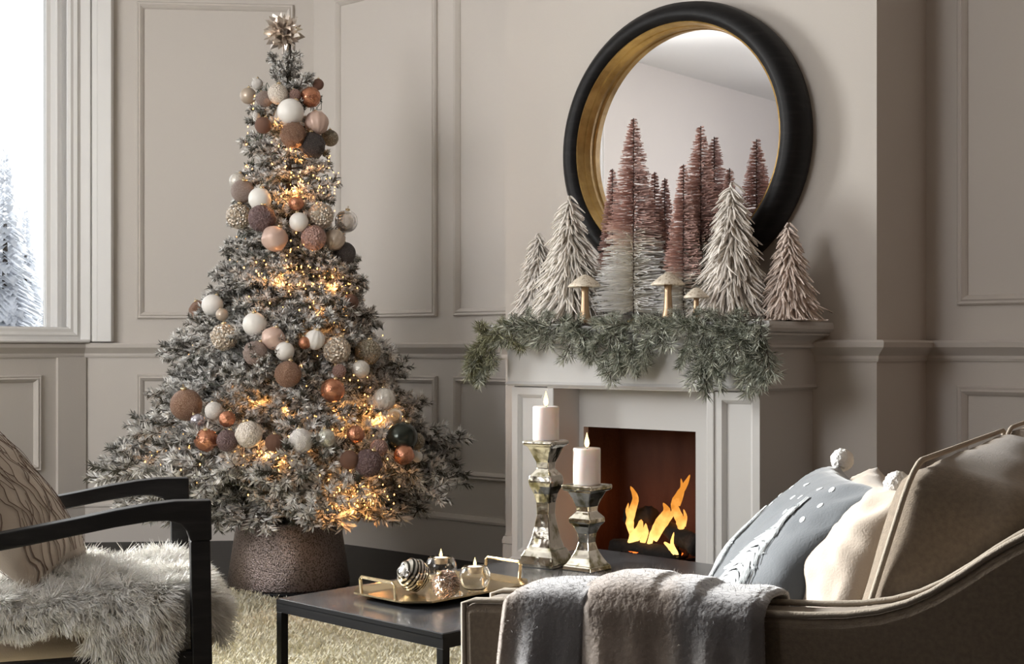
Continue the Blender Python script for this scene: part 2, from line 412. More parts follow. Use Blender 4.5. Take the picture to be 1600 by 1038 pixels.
# moulding and reveal round the recess
q = MB()
for x0, x1 in ((RX0-.03, RX0), (RX1, RX1+.03)):
    q.box(x0, x1, -.006, RYD+.03, 0, RZ)
q.box(RX0-.03, RX1+.03, -.006, RYD+.03, RZ, RZ+.02)
q.build('opening_moulding', 'mantel', fp, bev=.004)
q = MB()
q.box(RX0, OX0, RYD, RYD+.03, 0, RZ); q.box(OX1, RX1, RYD, RYD+.03, 0, RZ); q.box(OX0, OX1, RYD, RYD+.03, OZ, RZ); q.box(OX0, OX1, RYD, RYD+.03, 0, OZ0)
q.build('surround', 'mantel', fp)
MB().wrap([(.012, .858), (.020, .866), (.012, .876), (.012, 1.0), (.02, 1.005)], 0, FW, 0, FD).build('frieze', 'mantel', fp)
MB().wrap([(.020, 1.0), (.032, 1.004), (.032, 1.012), (.026, 1.018), (.032, 1.028), (.048, 1.040), (.064, 1.046), (.066, 1.052), (.060, 1.054)], 0, FW, 0, FD).build('cornice', 'mantel', fp)
MB().wrap([(.066, 1.054), (.074, 1.058), (.082, 1.068), (.082, 1.078), (.078, 1.0905)], 0, FW, 0, FD).build('mantel_shelf', 'mantel', fp)
# firebox
q = MB(); e = .05; yb = .46
P = [(OX0, RYD+.03), (OX0-e, yb), (OX1+e, yb), (OX1, RYD+.03)]
z0, z1 = OZ0, OZ+.06
v = [(x, y, z) for z in (z0, z1) for x, y in P]
q.add(v, [(0, 1, 5, 4), (1, 2, 6, 5), (2, 3, 7, 6), (0, 3, 2, 1), (4, 5, 6, 7)])
q.build('firebox', 'fbx', fp)
MB().box(-.03, FW+.03, -.42, .15, 0, .012).build('hearth_slab', 'stone', fp, bev=.003)
# fire grate and logs and flames
YL = .27
g = empty('fire_grate', FP @ Matrix.Translation((.47, YL, OZ0))); tag(g, 'black iron fire grate standing in the brown firebox', 'grate')
q = MB()
for k in range(7):
    x = -.15+.05*k; q.tube([(x, -.07, .05), (x, -.06, .028), (x, .07, .028), (x, .085, .06)], .006, 6)
q.tube([(-.17, -.055, .022), (.17, -.055, .022)], .006, 6); q.tube([(-.17, .06, .022), (.17, .06, .022)], .006, 6)
q.build('grate_bars', 'blackm', g)
for sx in (-.16, .16):
    for sy in (-.055, .06): MB().tube([(sx, sy, .022), (sx, sy, 0)], .006, 6).build('leg', 'blackm', g)
def fl(px, py, yl=YL): return hit(FP, px, py, yl)
def log(pts, rads, label):
    P = [fl(*p) for p in pts]; q = MB(); n = 12; m = 9; V = []
    a, c = P[0], P[-1]; r0, r1 = rads; ax_ = (c-a).normalized(); s1 = ax_.orthogonal().normalized(); s2 = ax_.cross(s1)
    for i in range(m):
        t = i/(m-1); p = a.lerp(c, t)+s1*(.012*nz(t*4, r0*90)); r = (r0*(1-t)+r1*t)
        for k in range(n):
            th = 2*pi*k/n; rr = r*(1+.28*nz(cos(th)*1.5+t*5, sin(th)*1.5, a.x*9)); V.append(p+s1*cos(th)*rr+s2*sin(th)*rr)
    F = [(i*n+k, i*n+(k+1) % n, (i+1)*n+(k+1) % n, (i+1)*n+k) for i in range(m-1) for k in range(n)]
    F += [tuple(range(n))[::-1], tuple((m-1)*n+k for k in range(n))]
    o = q.add([tuple(x) for x in V], F).build('log', 'char', None, smooth=True); o.matrix_world = FP
    tag(o, label, 'log', 'charred logs in the fireplace')
    return o
log([(957, 853, .22), (1058, 869, .22)], (.027, .030), 'charred log lying level across the front of the fire')
log([(982, 808, .30), (1022, 806, .30)], (.040, .034), 'short thick charred log standing up at the back of the fire')
log([(1036, 822, .27), (1092, 858, .25)], (.030, .036), 'charred log slanting down to the right side of the firebox')
o = MB().lathe([(.001, 0), (.09, 0), (.11, .02), (.07, .035), (.001, .04)], 14, sx=1.5, sy=.6).build('ember_bed', 'ember', None, smooth=True)
o.matrix_world = FP @ Matrix.Translation((.44, YL-.01, OZ0+.03)); tag(o, 'glowing embers under the burning logs', 'embers')
def flame(paths, label):
    r = empty('flame', FP)
    tag(r, label, 'flame', 'flames in the fireplace')
    for i, pts in enumerate(paths):
        P = [fl(x, y, yl) for x, y, rr, yl in pts]; rad = [p[2]/FPX*3.7 for p in pts]
        # resample smooth
        PP = []; RR = []
        for j in range(len(P)-1):
            for k in range(4):
                t = k/4; p0 = P[max(j-1, 0)]; p1 = P[j]; p2 = P[j+1]; p3 = P[min(j+2, len(P)-1)]
                PP.append(.5*((2*p1)+(p2-p0)*t+(2*p0-5*p1+4*p2-p3)*t*t+(3*p1-p0-3*p2+p3)*t**3)); RR.append(rad[j]*(1-t)+rad[j+1]*t)
        PP.append(P[-1]); RR.append(.0006)
        RR = [max(q_*(1+.18*nz(k*.9, i*5.)), .0006) for k, q_ in enumerate(RR)]
        MB().tube(PP, RR, 10, flat=1).build('flame_tongue', 'fire', r, smooth=True)
    return r
flame([[(990, 842, 5, .24), (984, 818, 9, .24), (989, 795, 8, .24), (993, 778, 7, .24), (985, 760, 2, .24)],
       [(984, 815, 4, .235), (980, 800, 4, .235), (982, 786, 1, .235)]], 'tall narrow flame at the left end of the fire')
flame([[(984, 852, 6, .22), (992, 838, 13, .22), (999, 828, 9, .22), (1002, 812, 3, .22)],
       [(1004, 848, 6, .225), (1008, 833, 8, .225), (1009, 818, 1, .225)]], 'low bright flame over the level log')
flame([[(1014, 852, 5, .23), (1020, 835, 7, .23), (1031, 816, 10, .23), (1042, 800, 9, .23), (1036, 786, 1, .23)],
       [(1024, 845, 4, .235), (1036, 822, 7, .235), (1049, 805, 5, .235), (1051, 796, 1, .235)]], 'broad leaning flame in the middle of the fire')
flame([[(1062, 836, 3, .26), (1064, 818, 10, .26), (1056, 798, 9, .26), (1054, 785, 7, .26), (1063, 770, 7, .26), (1072, 755, 5, .26), (1078, 742, 1, .26)],
       [(1060, 790, 4, .265), (1066, 768, 5, .265), (1064, 748, 1, .265)],
       [(1068, 822, 5, .265), (1071, 808, 4, .265), (1068, 796, 1, .265)]], 'tallest flame rising at the right of the fire')
flame([[(1038, 848, 2, .2), (1048, 856, 6, .2), (1056, 866, 6, .2), (1050, 850, 4, .2), (1053, 832, 1, .2)]], 'small flame licking below the slanting log')
for px, py, yl, pw in ((990, 790, .33, .26), (1060, 790, .33, .3), (1015, 830, .22, .25)):
    p = FP @ fl(px, py, yl); point('fire_glow', p, pw, (1, .36, .10), .04)

# ------------------------------------------------------------------ mirror
mc = hit(ROOM, 1060, 226, -BRD-.06)
mr = empty('round_mirror', ROOM @ Matrix.Translation((mc.x, -BRD, mc.z)))
tag(mr, 'large round mirror with a deep black frame and brass inner rim', 'mirror')
RO, RI = .530, .437
Rm = Matrix.Rotation(R(90), 4, 'X')     # lathe axis z -> -y  (towards the room)
def mlathe(prof, n, name, m, smooth=True):
    q = MB(); q.lathe(prof+[prof[0]], n); q.f = [f for f in q.f if len(f) == 4]
    q.v = [(x, -z, y) for x, y, z in q.v]; q.f = [f[::-1] for f in q.f]
    return q.build(name, m, mr, smooth=False)
o = mlathe([(RI+.005, 0), (RO-.01, 0), (RO, .012), (RO+.003, .05), (RO-.006, .09), (RO-.03, .115), (RO-.055, .122), (RI+.028, .116), (RI+.016, .108), (RI+.012, .098), (RI+.010, .02)], 96, 'frame', 'blackwood')
for f in o.data.polygons: f.use_smooth = True
o = mlathe([(RI+.012, .02), (RI+.014, .100), (RI+.008, .102), (RI+.003, .066), (RI+.006, .062), (RI+.001, .058), (RI+.004, .054), (RI-.001, .02)], 96, 'inner_rim', 'brass')
q = MB(); q.lathe([(RI+.004, .012), (RI+.004, .026), (0, .026)], 96); q.v = [(x, -z, y) for x, y, z in q.v]; q.f = [f[::-1] for f in q.f]; q.build('mirror_glass', 'mirror', mr)

# ------------------------------------------------------------------ things on the mantel shelf
SHZ = 1.0905
def shelf_item(px, yl):
    """picture column -> foot position on the shelf at depth yl (fireplace frame)"""
    return hit(FP, px, 500, yl).x
def top_h(px, py, yl): return hit(FP, px, py, yl).z-SHZ

def brush_tree(px, toppy, yl, wpx, label, cream, seed, nw=None):
    g = np.random.RandomState(seed); x = shelf_item(px, yl); h = top_h(px, toppy, yl)
    root = empty('bottle_brush_tree', FP @ Matrix.Translation((x, yl, SHZ))); tag(root, label, 'decorative tree', 'bottle brush trees on the mantel shelf')
    Yd = (FP @ Vector((x, yl, 0))).y; Rb = wpx/2/FPX*Yd
    MB().tube([(0, 0, 0), (0, 0, h)], [.0028, .002], 6).build('wire_stem', 'wire', root)
    MB().lathe([(.028, 0), (.028, .008), (.024, .012), (.004, .014), (.004, .02)], 16).build('base', 'brass', root, smooth=True)
    pitch = .0235; turns = int((h-.05)/pitch); n = int(turns*85)
    t = np.sort(g.rand(n)); ph = 2*pi*t*turns; z = .045+t*(h-.05)
    rr = (Rb*(1-t)**.85+.010)*(.80+.26*g.rand(n)); a = ph*1.0+g.normal(0, .05, n)+pi*g.randint(0, 2, n)*1.0
    a = g.rand(n)*2*pi; z = .045+(np.floor(t*turns)+.5*(a/(2*pi))+.5*(g.rand(n) > .5))/turns*(h-.05)+g.normal(0, .0018, n)
    dr = np.stack([np.cos(a), np.sin(a), g.normal(-.05, .10, n)], 1)
    base = np.stack([0*z, 0*z, z], 1); tip = base+dr*rr[:, None]; sd = np.stack([-np.sin(a), np.cos(a), 0*a], 1)*.0015
    up = np.array([0, 0, .0012])
    V = np.concatenate([base-sd*.5, base+sd*.5, tip+sd, tip-sd, base-up, base+up, tip+up, tip-up])
    i = np.arange(n); F = np.concatenate([np.stack([i, i+n, i+2*n, i+3*n], 1), np.stack([i+4*n, i+5*n, i+6*n, i+7*n], 1)])
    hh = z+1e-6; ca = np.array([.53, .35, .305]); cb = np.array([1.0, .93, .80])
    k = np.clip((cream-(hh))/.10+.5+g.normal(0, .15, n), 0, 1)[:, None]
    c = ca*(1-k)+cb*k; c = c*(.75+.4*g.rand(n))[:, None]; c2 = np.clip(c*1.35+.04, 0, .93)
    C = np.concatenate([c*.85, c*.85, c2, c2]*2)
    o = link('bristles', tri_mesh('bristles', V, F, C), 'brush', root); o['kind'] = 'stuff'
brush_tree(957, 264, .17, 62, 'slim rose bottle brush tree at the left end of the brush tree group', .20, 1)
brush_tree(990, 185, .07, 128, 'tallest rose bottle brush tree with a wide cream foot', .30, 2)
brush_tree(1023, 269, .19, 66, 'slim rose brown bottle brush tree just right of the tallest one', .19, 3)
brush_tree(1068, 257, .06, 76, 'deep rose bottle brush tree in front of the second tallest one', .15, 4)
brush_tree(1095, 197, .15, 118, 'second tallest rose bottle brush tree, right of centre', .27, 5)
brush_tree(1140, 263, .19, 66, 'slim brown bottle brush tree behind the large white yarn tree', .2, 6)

def yarn_tree(px, toppy, yl, wpx, label, seed, tint):
    g = np.random.RandomState(seed); x = shelf_item(px, yl); h = top_h(px, toppy, yl)
    root = empty('yarn_tree', FP @ Matrix.Translation((x, yl, SHZ))); tag(root, label, 'decorative tree', 'white yarn trees on the mantel shelf')
    Yd = (FP @ Vector((x, yl, 0))).y; Rb = wpx/2/FPX*Yd
    MB().lathe([(.022, 0), (.024, .015), (Rb*.62, .03), (Rb*.55, h*.2), (Rb*.3, h*.6), (.004, h*.97), (0, h*.99)], 16).build('cone_core', 'cream', root, smooth=True)
    n = int(560*h/.3); m = 5; V = []; F = []; C = []
    for i in range(n):
        t = (i/n)**.62 if i > 3 else 0; a = i*2.39996+g.normal(0, .2); z = h*(1-t)*.965+.028; r = Rb*(.04+.50*t)*(1 if z > .03 else .9)
        L = (.030+.050*t)*(.75+.5*g.rand())*h/.33; w = .0046+.0022*t
        d = Vector((cos(a), sin(a), -.30-.85*g.rand()*(.5+t))).normalized(); s_ = Vector((-sin(a), cos(a), 0)); nn = d.cross(s_)
        p = Vector((cos(a)*r, sin(a)*r, z)); side = g.normal(0, .25); k0 = len(V); col = np.array(tint)*(.78+.3*g.rand())
        for j in range(m):
            u = j/(m-1); q_ = p+d*(L*u)+s_*(side*L*u*u)+Vector((0, 0, -.28*L*u*u)); ww = w*(1.1-.75*u*u)
            if q_.z < .006: q_.z = .006
            for (a1, b1) in ((1, 0), (-.5, .87), (-.5, -.87)): V.append(q_+s_*(ww*a1)+nn*(ww*b1)); C.append(col*(.82+.26*u))
        for j in range(m-1):
            for k in range(3): F.append((k0+j*3+k, k0+j*3+(k+1) % 3, k0+j*3+3+(k+1) % 3, k0+j*3+3+k))
    o = link('yarn_leaves', tri_mesh('yarn_leaves', np.array([tuple(v) for v in V]), np.array(F), np.array(C)), 'wool', root); o['kind'] = 'stuff'
    o.data.polygons.foreach_set('use_smooth', [True]*len(o.data.polygons))
yarn_tree(841, 372, .16, 78, 'small white yarn tree at the left end of the shelf', 1, (.93, .88, .82))
yarn_tree(890, 312, .07, 104, 'large white yarn tree standing left of the bottle brush trees', 2, (.97, .92, .85))
yarn_tree(1143, 292, .11, 106, 'large white yarn tree in front of the mirror lower right', 3, (.98, .92, .85))
yarn_tree(1232, 357, .17, 82, 'small beige pink yarn tree alone at the right end of the shelf', 4, (.86, .73, .65))

def mushroom(px, toppy, yl, capw, label, stemtop):
    x = shelf_item(px, yl); h = top_h(px, toppy, yl); Yd = (FP @ Vector((x, yl, 0))).y; r = capw/2/FPX*Yd; hs = top_h(px, stemtop, yl)
    root = empty('brass_mushroom', FP @ Matrix.Translation((x, yl, SHZ))); tag(root, label, 'mushroom ornament', 'metal mushrooms on the mantel shelf')
    MB().lathe([(r*.42, 0), (r*.40, .01), (r*.26, hs*.35), (r*.20, hs*.8), (r*.24, hs+.004)], 20).build('stem', 'stalk', root, smooth=True)
    ch = h-hs
    MB().lathe([(r*.2, hs), (r*.8, hs-.002), (r*.98, hs-.003), (r, hs+.002), (r*.80, hs+ch*.30), (r*.50, hs+ch*.66), (r*.22, hs+ch*.92), (0, h)], 28).build('cap', mcap, root, smooth=True)
mcap = mat('champagne_cap', (.82, .74, .62), .55, metal=.25, bump=(150, .001), vary=(120, (.52, .42, .30), .55, .62))
mushroom(914, 429, -.035, 54, 'metal mushroom in front of the left large white yarn tree', 448)
mushroom(1044, 426, -.035, 54, 'tall metal mushroom in the middle of the shelf', 445)
mushroom(1088, 449, -.045, 40, 'shortest metal mushroom, right of the tall middle one', 465)

# ------------------------------------------------------------------ pine garland along the shelf
def needle_twig(L, nn, nl, nwid, seed, cols, side=(), droop=.15, mat_='needle', spread=1.0, stem_r=.0025, white=.5, twl=.35, ang=.85, start=.05, wvar=.0):
    """one branch mesh along +x: stem, side twigs and needles all round. returns mesh"""
    g = np.random.RandomState(seed); segs = []
    def seg(p0, d, l, dr): segs.append((np.array(p0), np.array(d)/np.linalg.norm(d), l, dr))
    seg((0, 0, 0), (1, 0, .10), L, droop)
    ns = len(side)
    for k, s_ in enumerate(side):
        x = L*s_; sg = 1 if k % 2 else -1; l = twl*L*(1.05-s_*.62)*(.8+.4*g.rand()); an = ang*(.8+.4*g.rand())
        z = .10*x-droop*L*(s_**2)
        seg((x, 0, z), (cos(an), sg*sin(an)*.95, g.normal(0, .30)), l, droop*.5)
        for q_ in (.4, .7):
            b0 = np.array((x, 0, z))+np.array((cos(an), sg*sin(an)*.95, 0))*l*q_
            for s2 in (-1, 1):
                a2 = an*sg+s2*.75; seg(b0, (cos(a2), sin(a2), g.normal(0, .45)), l*.42*(1.1-q_*.4), droop*.4)
    tot = sum(s[2] for s in segs); Vs = []; Cs = []; m = MB()
    for p0, d, l, dr in segs:
        n = max(int(nn*l), 6); t = start+(1-start)*g.rand(n); x = p0+np.outer(t*l, d); x[:, 2] -= dr*l*t*t
        tan = np.tile(d, (n, 1)); tan[:, 2] -= 2*dr*t; tan /= np.linalg.norm(tan, axis=1)[:, None]
        rv = g.normal(size=(n, 3)); rv -= (rv*tan).sum(1)[:, None]*tan; rv /= np.linalg.norm(rv, axis=1)[:, None]
        nd = tan*(.75)+rv*(.85*spread); nd /= np.linalg.norm(nd, axis=1)[:, None]
        ll = nl*(.7+.5*g.rand(n))[:, None]; tip = x+nd*ll; sd = np.cross(nd, g.normal(size=(n, 3))); sd /= np.linalg.norm(sd, axis=1)[:, None]; sd *= nwid
        mid = x+nd*ll*.45
        Vs.append(np.stack([x, mid+sd, tip, mid-sd], 1))
        wh = np.clip(white+g.normal(0, 1)*wvar+.45*rv[:, 2]+g.normal(0, .22, n), 0, 1)[:, None]
        c = np.array(cols[0])*(1-wh)+np.array(cols[1])*wh; c = c*(.8+.35*g.rand(n))[:, None]
        Cs.append(np.repeat(np.clip(c, 0, .95)[:, None, :], 4, 1))
        pts = [tuple(p0+d*l*u-np.array((0, 0, dr*l*u*u))) for u in (0, .5, 1)]
        m.tube(pts, [stem_r*(.5+l/L), stem_r*(.35+.5*l/L), stem_r*.35], 4)
    V = np.concatenate(Vs).reshape(-1, 3); C = np.concatenate(Cs).reshape(-1, 3); n = len(V)//4
    F = np.arange(n*4).reshape(-1, 4)
    TV = np.array(m.v); q4 = [f for f in m.f if len(f) == 4]; TF = np.array(q4)+len(V)
    V = np.concatenate([V, TV]); F = np.concatenate([F, TF]); C = np.concatenate([C, np.tile(np.array([.10, .08, .065]), (len(TV), 1))])
    return tri_mesh('twig', V, F, C)

gar = empty('pine_garland', FP @ Matrix.Translation((0, 0, SHZ))); tag(gar, 'frosted grey green pine garland draped along the mantel shelf edge', 'garland')
gi = (FP @ Matrix.Translation((0, 0, SHZ))).inverted()
GC = ((.075, .09, .055), (.74, .76, .66)); GC2 = ((.13, .13, .06), (.52, .52, .36))
gv = []
for k in range(5):
    me = needle_twig(.17, 270, .050, .0019, 40+k, GC2 if k == 4 else GC, side=(.2, .35, .5, .65, .8), droop=.22, spread=.62, stem_r=.0024, white=.42, wvar=.2, twl=.42, ang=.55)
    me.materials.append(M['pine']); gv.append(me)
path = [(752, 548, -.10), (768, 520, -.10), (800, 508, -.085), (850, 503, -.07), (900, 506, -.075), (950, 512, -.08), (1000, 508, -.08), (1050, 502, -.075), (1100, 500, -.075), (1150, 497, -.07), (1196, 496, -.075)]
GP = [gi @ (FP @ fl(x, y, yl)) for x, y, yl in path]
MB().tube(GP, .006, 6).build('garland_stem', 'twig', gar)
def gpt(t):
    f = t*(len(GP)-1); i = min(int(f), len(GP)-2); return GP[i].lerp(GP[i+1], f-i), (GP[i+1]-GP[i]).normalized()
def sprig(me, p, d, s, roll):
    o = bpy.data.objects.new('sprig', me); COL.objects.link(o); o.parent = gar; o.location = p
    o.rotation_mode = 'QUATERNION'; o.rotation_quaternion = Vector(d).to_track_quat('X', 'Z') @ Matrix.Rotation(roll, 3, 'X').to_quaternion(); o.scale = (s, s, s)
for i in range(92):
    t = (i+rnd.random())/92; p, tg = gpt(t); sg = -1 if rnd.random() < .5 else 1
    up = rnd.random()
    d = tg*sg*(.5+.7*rnd.random())+Vector((0, -1, 0))*(.15+.5*rnd.random())+Vector((0, 0, 1))*(-.75+1.25*up)
    if t > .9: d += Vector((-.6, 0, -.3))
    if t < .12: d += Vector((-.5, 0, -.5))
    sprig(gv[4] if (t < .22 and rnd.random() < .7) else gv[i % 4], p+Vector((0, 0, rnd.uniform(-.012, .012))), d, rnd.uniform(.55, .85) if up < .6 else rnd.uniform(.35, .5), rnd.random()*6)
# hanging clusters
for (px, py0, py1, n, sp) in ((975, 515, 572, 16, 26), (1008, 515, 555, 8, 18), (1110, 505, 596, 26, 20), (1075, 505, 560, 8, 12), (1188, 500, 598, 30, 9), (1145, 500, 560, 9, 12), (745, 535, 572, 12, 16), (765, 530, 565, 8, 12), (905, 510, 545, 7, 20)):
    n = int(n*.62)
    for k in range(n):
        u = k/n; x = px+rnd.uniform(-sp, sp)*(1-u*.5); y = py0+(py1-py0)*u*.62
        p = gi @ (FP @ fl(x, y, -.085-.02*rnd.random())); d = Vector((rnd.uniform(-.45, .45), rnd.uniform(-.25, .1), -1))
        sprig(gv[k % 4] if px > 800 else gv[4 if k % 2 else 0], p, d, rnd.uniform(.5, .8), rnd.random()*6)

# ------------------------------------------------------------------ Christmas tree
TX, TY = -.945, 5.66
PROF = [(.28, .60), (.34, .66), (.42, .71), (.47, .73), (.56, .66), (.635, .60), (.74, .54), (.85, .50), (.93, .47), (1.01, .445), (1.10, .39), (1.175, .345), (1.28, .30), (1.39, .265), (1.52, .235), (1.66, .215), (1.80, .20), (1.93, .185), (2.05, .15), (2.12, .13), (2.20, .09), (2.26, .03)]
def prof(z):
    if z <= PROF[0][0]: return PROF[0][1]
    for (z0, r0), (z1, r1) in zip(PROF, PROF[1:]):
        if z <= z1: return r0+(r1-r0)*(z-z0)/(z1-z0)
    return .02
xt = empty('christmas_tree', (TX, TY, 0)); tag(xt, 'tall snow flocked artificial christmas tree in the corner with baubles', 'christmas tree')
MB().tube([(0, 0, .03), (0, 0, 1.2), (.01, 0, 2.3)], [.028, .02, .005], 10).build('trunk', 'twig', xt)
q = MB()
for k in range(4):
    a = k*pi/2+.4; q.tube([(0, 0, .10), (.10*cos(a), .10*sin(a), .06), (.17*cos(a), .17*sin(a), .012)], .012, 6)
q.build('stand', 'blackm', xt)
FC = ((.085, .08, .06), (.92, .90, .87))
side = (.16, .26, .36, .46, .55, .64, .73, .81, .89)
VAR = {}
for nm, L, nl in (('l', .62, .030), ('m', .40, .028), ('s', .22, .024)):
    sd_ = side if nm != 's' else side[1::2]
    VAR[nm] = []
    for k in range(3):
        me = needle_twig(L, 680, nl, .0030, 60+k*7+len(nm)+int(L*100), FC, side=sd_, droop=.16, spread=1.0, stem_r=.004, white=.60, wvar=.34, twl=.40, ang=.80, start=.26)
        me.materials.append(M['needle']); VAR[nm].append((me, L))
NB = 276
zs = []
cum = []; tot = 0; zz = np.linspace(.33, 2.16, 400)
for z in zz: tot += prof(z)+.10; cum.append(tot)
for i in range(NB):
    u = (i+.5)/NB*tot; k = int(np.searchsorted(cum, u)); zt = float(zz[min(k, 399)])
    az = i*2.39996+rnd.uniform(-.25, .25); r = prof(zt)*rnd.uniform(.80, 1.07)
    if zt > 1.9: elev = .35+rnd.uniform(-.1, .35)
    elif zt > 1.2: elev = rnd.uniform(-.10, .25)
    else: elev = rnd.uniform(-.30, .10)
    if zt > 2.08: elev = rnd.uniform(.7, 1.1)
    key = 'l' if r > .42 else ('m' if r > .24 else 's')
    me, L = VAR[key][i % 3]; s = r/cos(elev)/L
    o = bpy.data.objects.new('branch', me); COL.objects.link(o); o.parent = xt
    d = Vector((cos(az)*cos(elev), sin(az)*cos(elev), sin(elev)))
    z0 = zt-r*math.tan(elev)+.10*L*s
    o.location = (0, 0, max(z0, .33)); o.rotation_mode = 'QUATERNION'
    o.rotation_quaternion = d.to_track_quat('X', 'Z') @ Matrix.Rotation(rnd.uniform(-.5, .5), 3, 'X').to_quaternion()
    o.scale = (s, s*.92, min(s, 1.15))
# low branches that hang over the collar
for k in range(18):
    az = -pi/2+(k-8.5)*.17; me, L = VAR['m'][k % 3]; r = (.36, .50, .60)[k % 3]; d = Vector((cos(az)*r, sin(az)*r, (-.17, -.12, -.22)[k % 3])); s = d.length/L
    o = bpy.data.objects.new('branch', me); COL.objects.link(o); o.parent = xt; o.location = (0, 0, .56); o.rotation_mode = 'QUATERNION'; o.rotation_quaternion = d.to_track_quat('X', 'Z'); o.scale = (s, s*.9, 1)
# the twigs around the very top
for k in range(5):
    me, L = VAR['s'][k % 3]; o = bpy.data.objects.new('branch', me); COL.objects.link(o); o.parent = xt
    a = k*1.3; d = Vector((.6*cos(a), .6*sin(a), 1)) if k else Vector((0, 0, 1))
    o.location = (0, 0, 2.10); o.rotation_mode = 'QUATERNION'; o.rotation_quaternion = d.to_track_quat('X', 'Z'); o.scale = (.72,)*3
def on_tree(px, py, f=1.0, out=0.0):
    Y = TY
    for _ in range(5):
        p = aty(px, py, Y); r = prof(p.z)*f+out; dx = p.x-TX; Y = TY-math.sqrt(max(r*r-dx*dx, .0004))
    return aty(px, py, Y)

# tree collar
pc = empty('tree_collar', (TX+.005, TY, 0)); tag(pc, 'hammered bronze metal tree collar on the dark floor under the tree', 'tree collar')
collar = mat('hammered_bronze', (.40, .33, .31), .32, metal=.95, bump=(260, .0016, 'vor'), vary=(170, (.16, .13, .12), .5, .58))
MB().lathe([(.252, .012), (.256, .02), (.215, .285), (.209, .292), (.205, .285), (.243, .02), (.252, .012)], 64).build('collar_wall', collar, pc, smooth=True)
MB().lathe([(.252, 0), (.255, .006), (.252, .014), (.236, .014), (.236, 0)], 48).build('foot_ring', 'blackm', pc)

# fairy lights: a wound cord with tiny bulbs
fl_ = empty('fairy_lights', (TX, TY, 0)); tag(fl_, 'string of tiny warm fairy lights wound round the christmas tree', 'string lights')
pts = []
for i in range(900):
    t = i/899; z = .40+t*1.72; a = t*2*pi*17; r = prof(z)*(.80+.10*sin(i*.9)); pts.append((r*cos(a), r*sin(a), z+.02*sin(i*1.7)))
MB().tube(pts, .0016, 3).build('light_cord', 'cord', fl_)
BV = []
def bulb(p): BV.append(p-Vector((TX, TY, 0)))
for (x0, x1, y0, y1, n) in ((425, 520, 225, 315, 70), (400, 530, 400, 480, 80), (480, 560, 440, 520, 60), (395, 440, 290, 330, 6), (205, 300, 660, 720, 46), (370, 500, 690, 735, 60), (515, 600, 725, 830, 80),
                           (540, 620, 600, 700, 34), (470, 560, 640, 700, 26), (370, 400, 250, 280, 12), (330, 620, 420, 820, 60), (380, 520, 150, 420, 24), (500, 560, 400, 470, 24), (430, 470, 380, 420, 14), (250, 420, 700, 760, 14)):
    for k in range(n):
        px = rnd.gauss((x0+x1)/2, (x1-x0)/3.2); py = rnd.gauss((y0+y1)/2, (y1-y0)/3.2)
        z = 1+(545-py)/370
        if rnd.random() < .12: continue
        if z < .3 or abs(px-455)/370 > prof(z)*.97: continue
        bulb(on_tree(px, py, rnd.uniform(.78, 1.0)))
for k in range(120):        # round the sides and back
    z = rnd.uniform(.4, 2.1); a = rnd.uniform(-.3, pi+.3); r = prof(z)*rnd.uniform(.8, .98); BV.append(Vector((r*cos(a), r*sin(a), z)))
q = MB()
for p in BV:
    r = rnd.uniform(.0018, .0034); q.add([p+Vector(d)*r for d in ((1, 0, 0), (-1, 0, 0), (0, 1, 0), (0, -1, 0), (0, 0, 1.5), (0, 0, -1.5))], [(0, 2, 4), (2, 1, 4), (1, 3, 4), (3, 0, 4), (2, 0, 5), (1, 2, 5), (3, 1, 5), (0, 3, 5)])
o = q.build('bulbs', 'bulb', fl_); o['kind'] = 'stuff'
for px, py, f, pw in ((470, 245, .8, .5), (460, 300, .8, .4), (440, 430, .8, .5), (520, 450, .8, .5), (500, 490, .85, .4), (255, 695, .85, .5), (420, 712, .9, .5), (480, 700, .85, .35), (560, 780, .85, .9), (590, 650, .85, .5), (530, 650, .8, .4), (400, 620, .6, .4), (520, 740, .8, .5), (435, 195, .8, .2), (450, 640, .6, .4)):
    p = on_tree(px, py, f); point('fairy_glow', p, pw*1.5, (1, .45, .14), .02)

# ------------------------------------------------------------------ tree topper
tp = aty(442, 50, TY-.02); tr = empty('tree_topper', tp); tag(tr, 'champagne starburst flower cluster on the tip of the tree', 'tree topper')
MB().lathe([(0, -.03), (.02, -.022), (.03, 0), (.02, .022), (0, .03)], 12).build('core', 'champ', tr, smooth=True)
MB().tube([(0, 0, -.02), (.0, .01, -.14)], .004, 6).build('stem', 'champ', tr)
pm = MB(); pm.add([(0, 0, 0), (.022, .011, .003), (.05, .015, .009), (.074, 0, .004), (.05, -.015, .009), (.022, -.011, .003), (.045, 0, -.004)],
                  [(0, 1, 6), (1, 2, 6), (2, 3, 6), (3, 4, 6), (4, 5, 6), (5, 0, 6), (0, 5, 1), (1, 5, 4, 2), (2, 4, 3)])
p0 = pm.build('petal', 'champ', tr, solid=.001)
n = 74
for i in range(n):
    z = 1-2*(i+.5)/n; a = i*2.39996; r = math.sqrt(1-z*z); d = Vector((r*cos(a), r*sin(a), z))
    o = p0 if i == 0 else p0.copy()
    if i: COL.objects.link(o)
    o.rotation_mode = 'QUATERNION'; o.rotation_quaternion = d.to_track_quat('X', 'Z') @ Matrix.Rotation(i*1.1, 3, 'X').to_quaternion(); s = rnd.uniform(.85, 1.2); o.scale = (s, s, s); o.location = d*.008

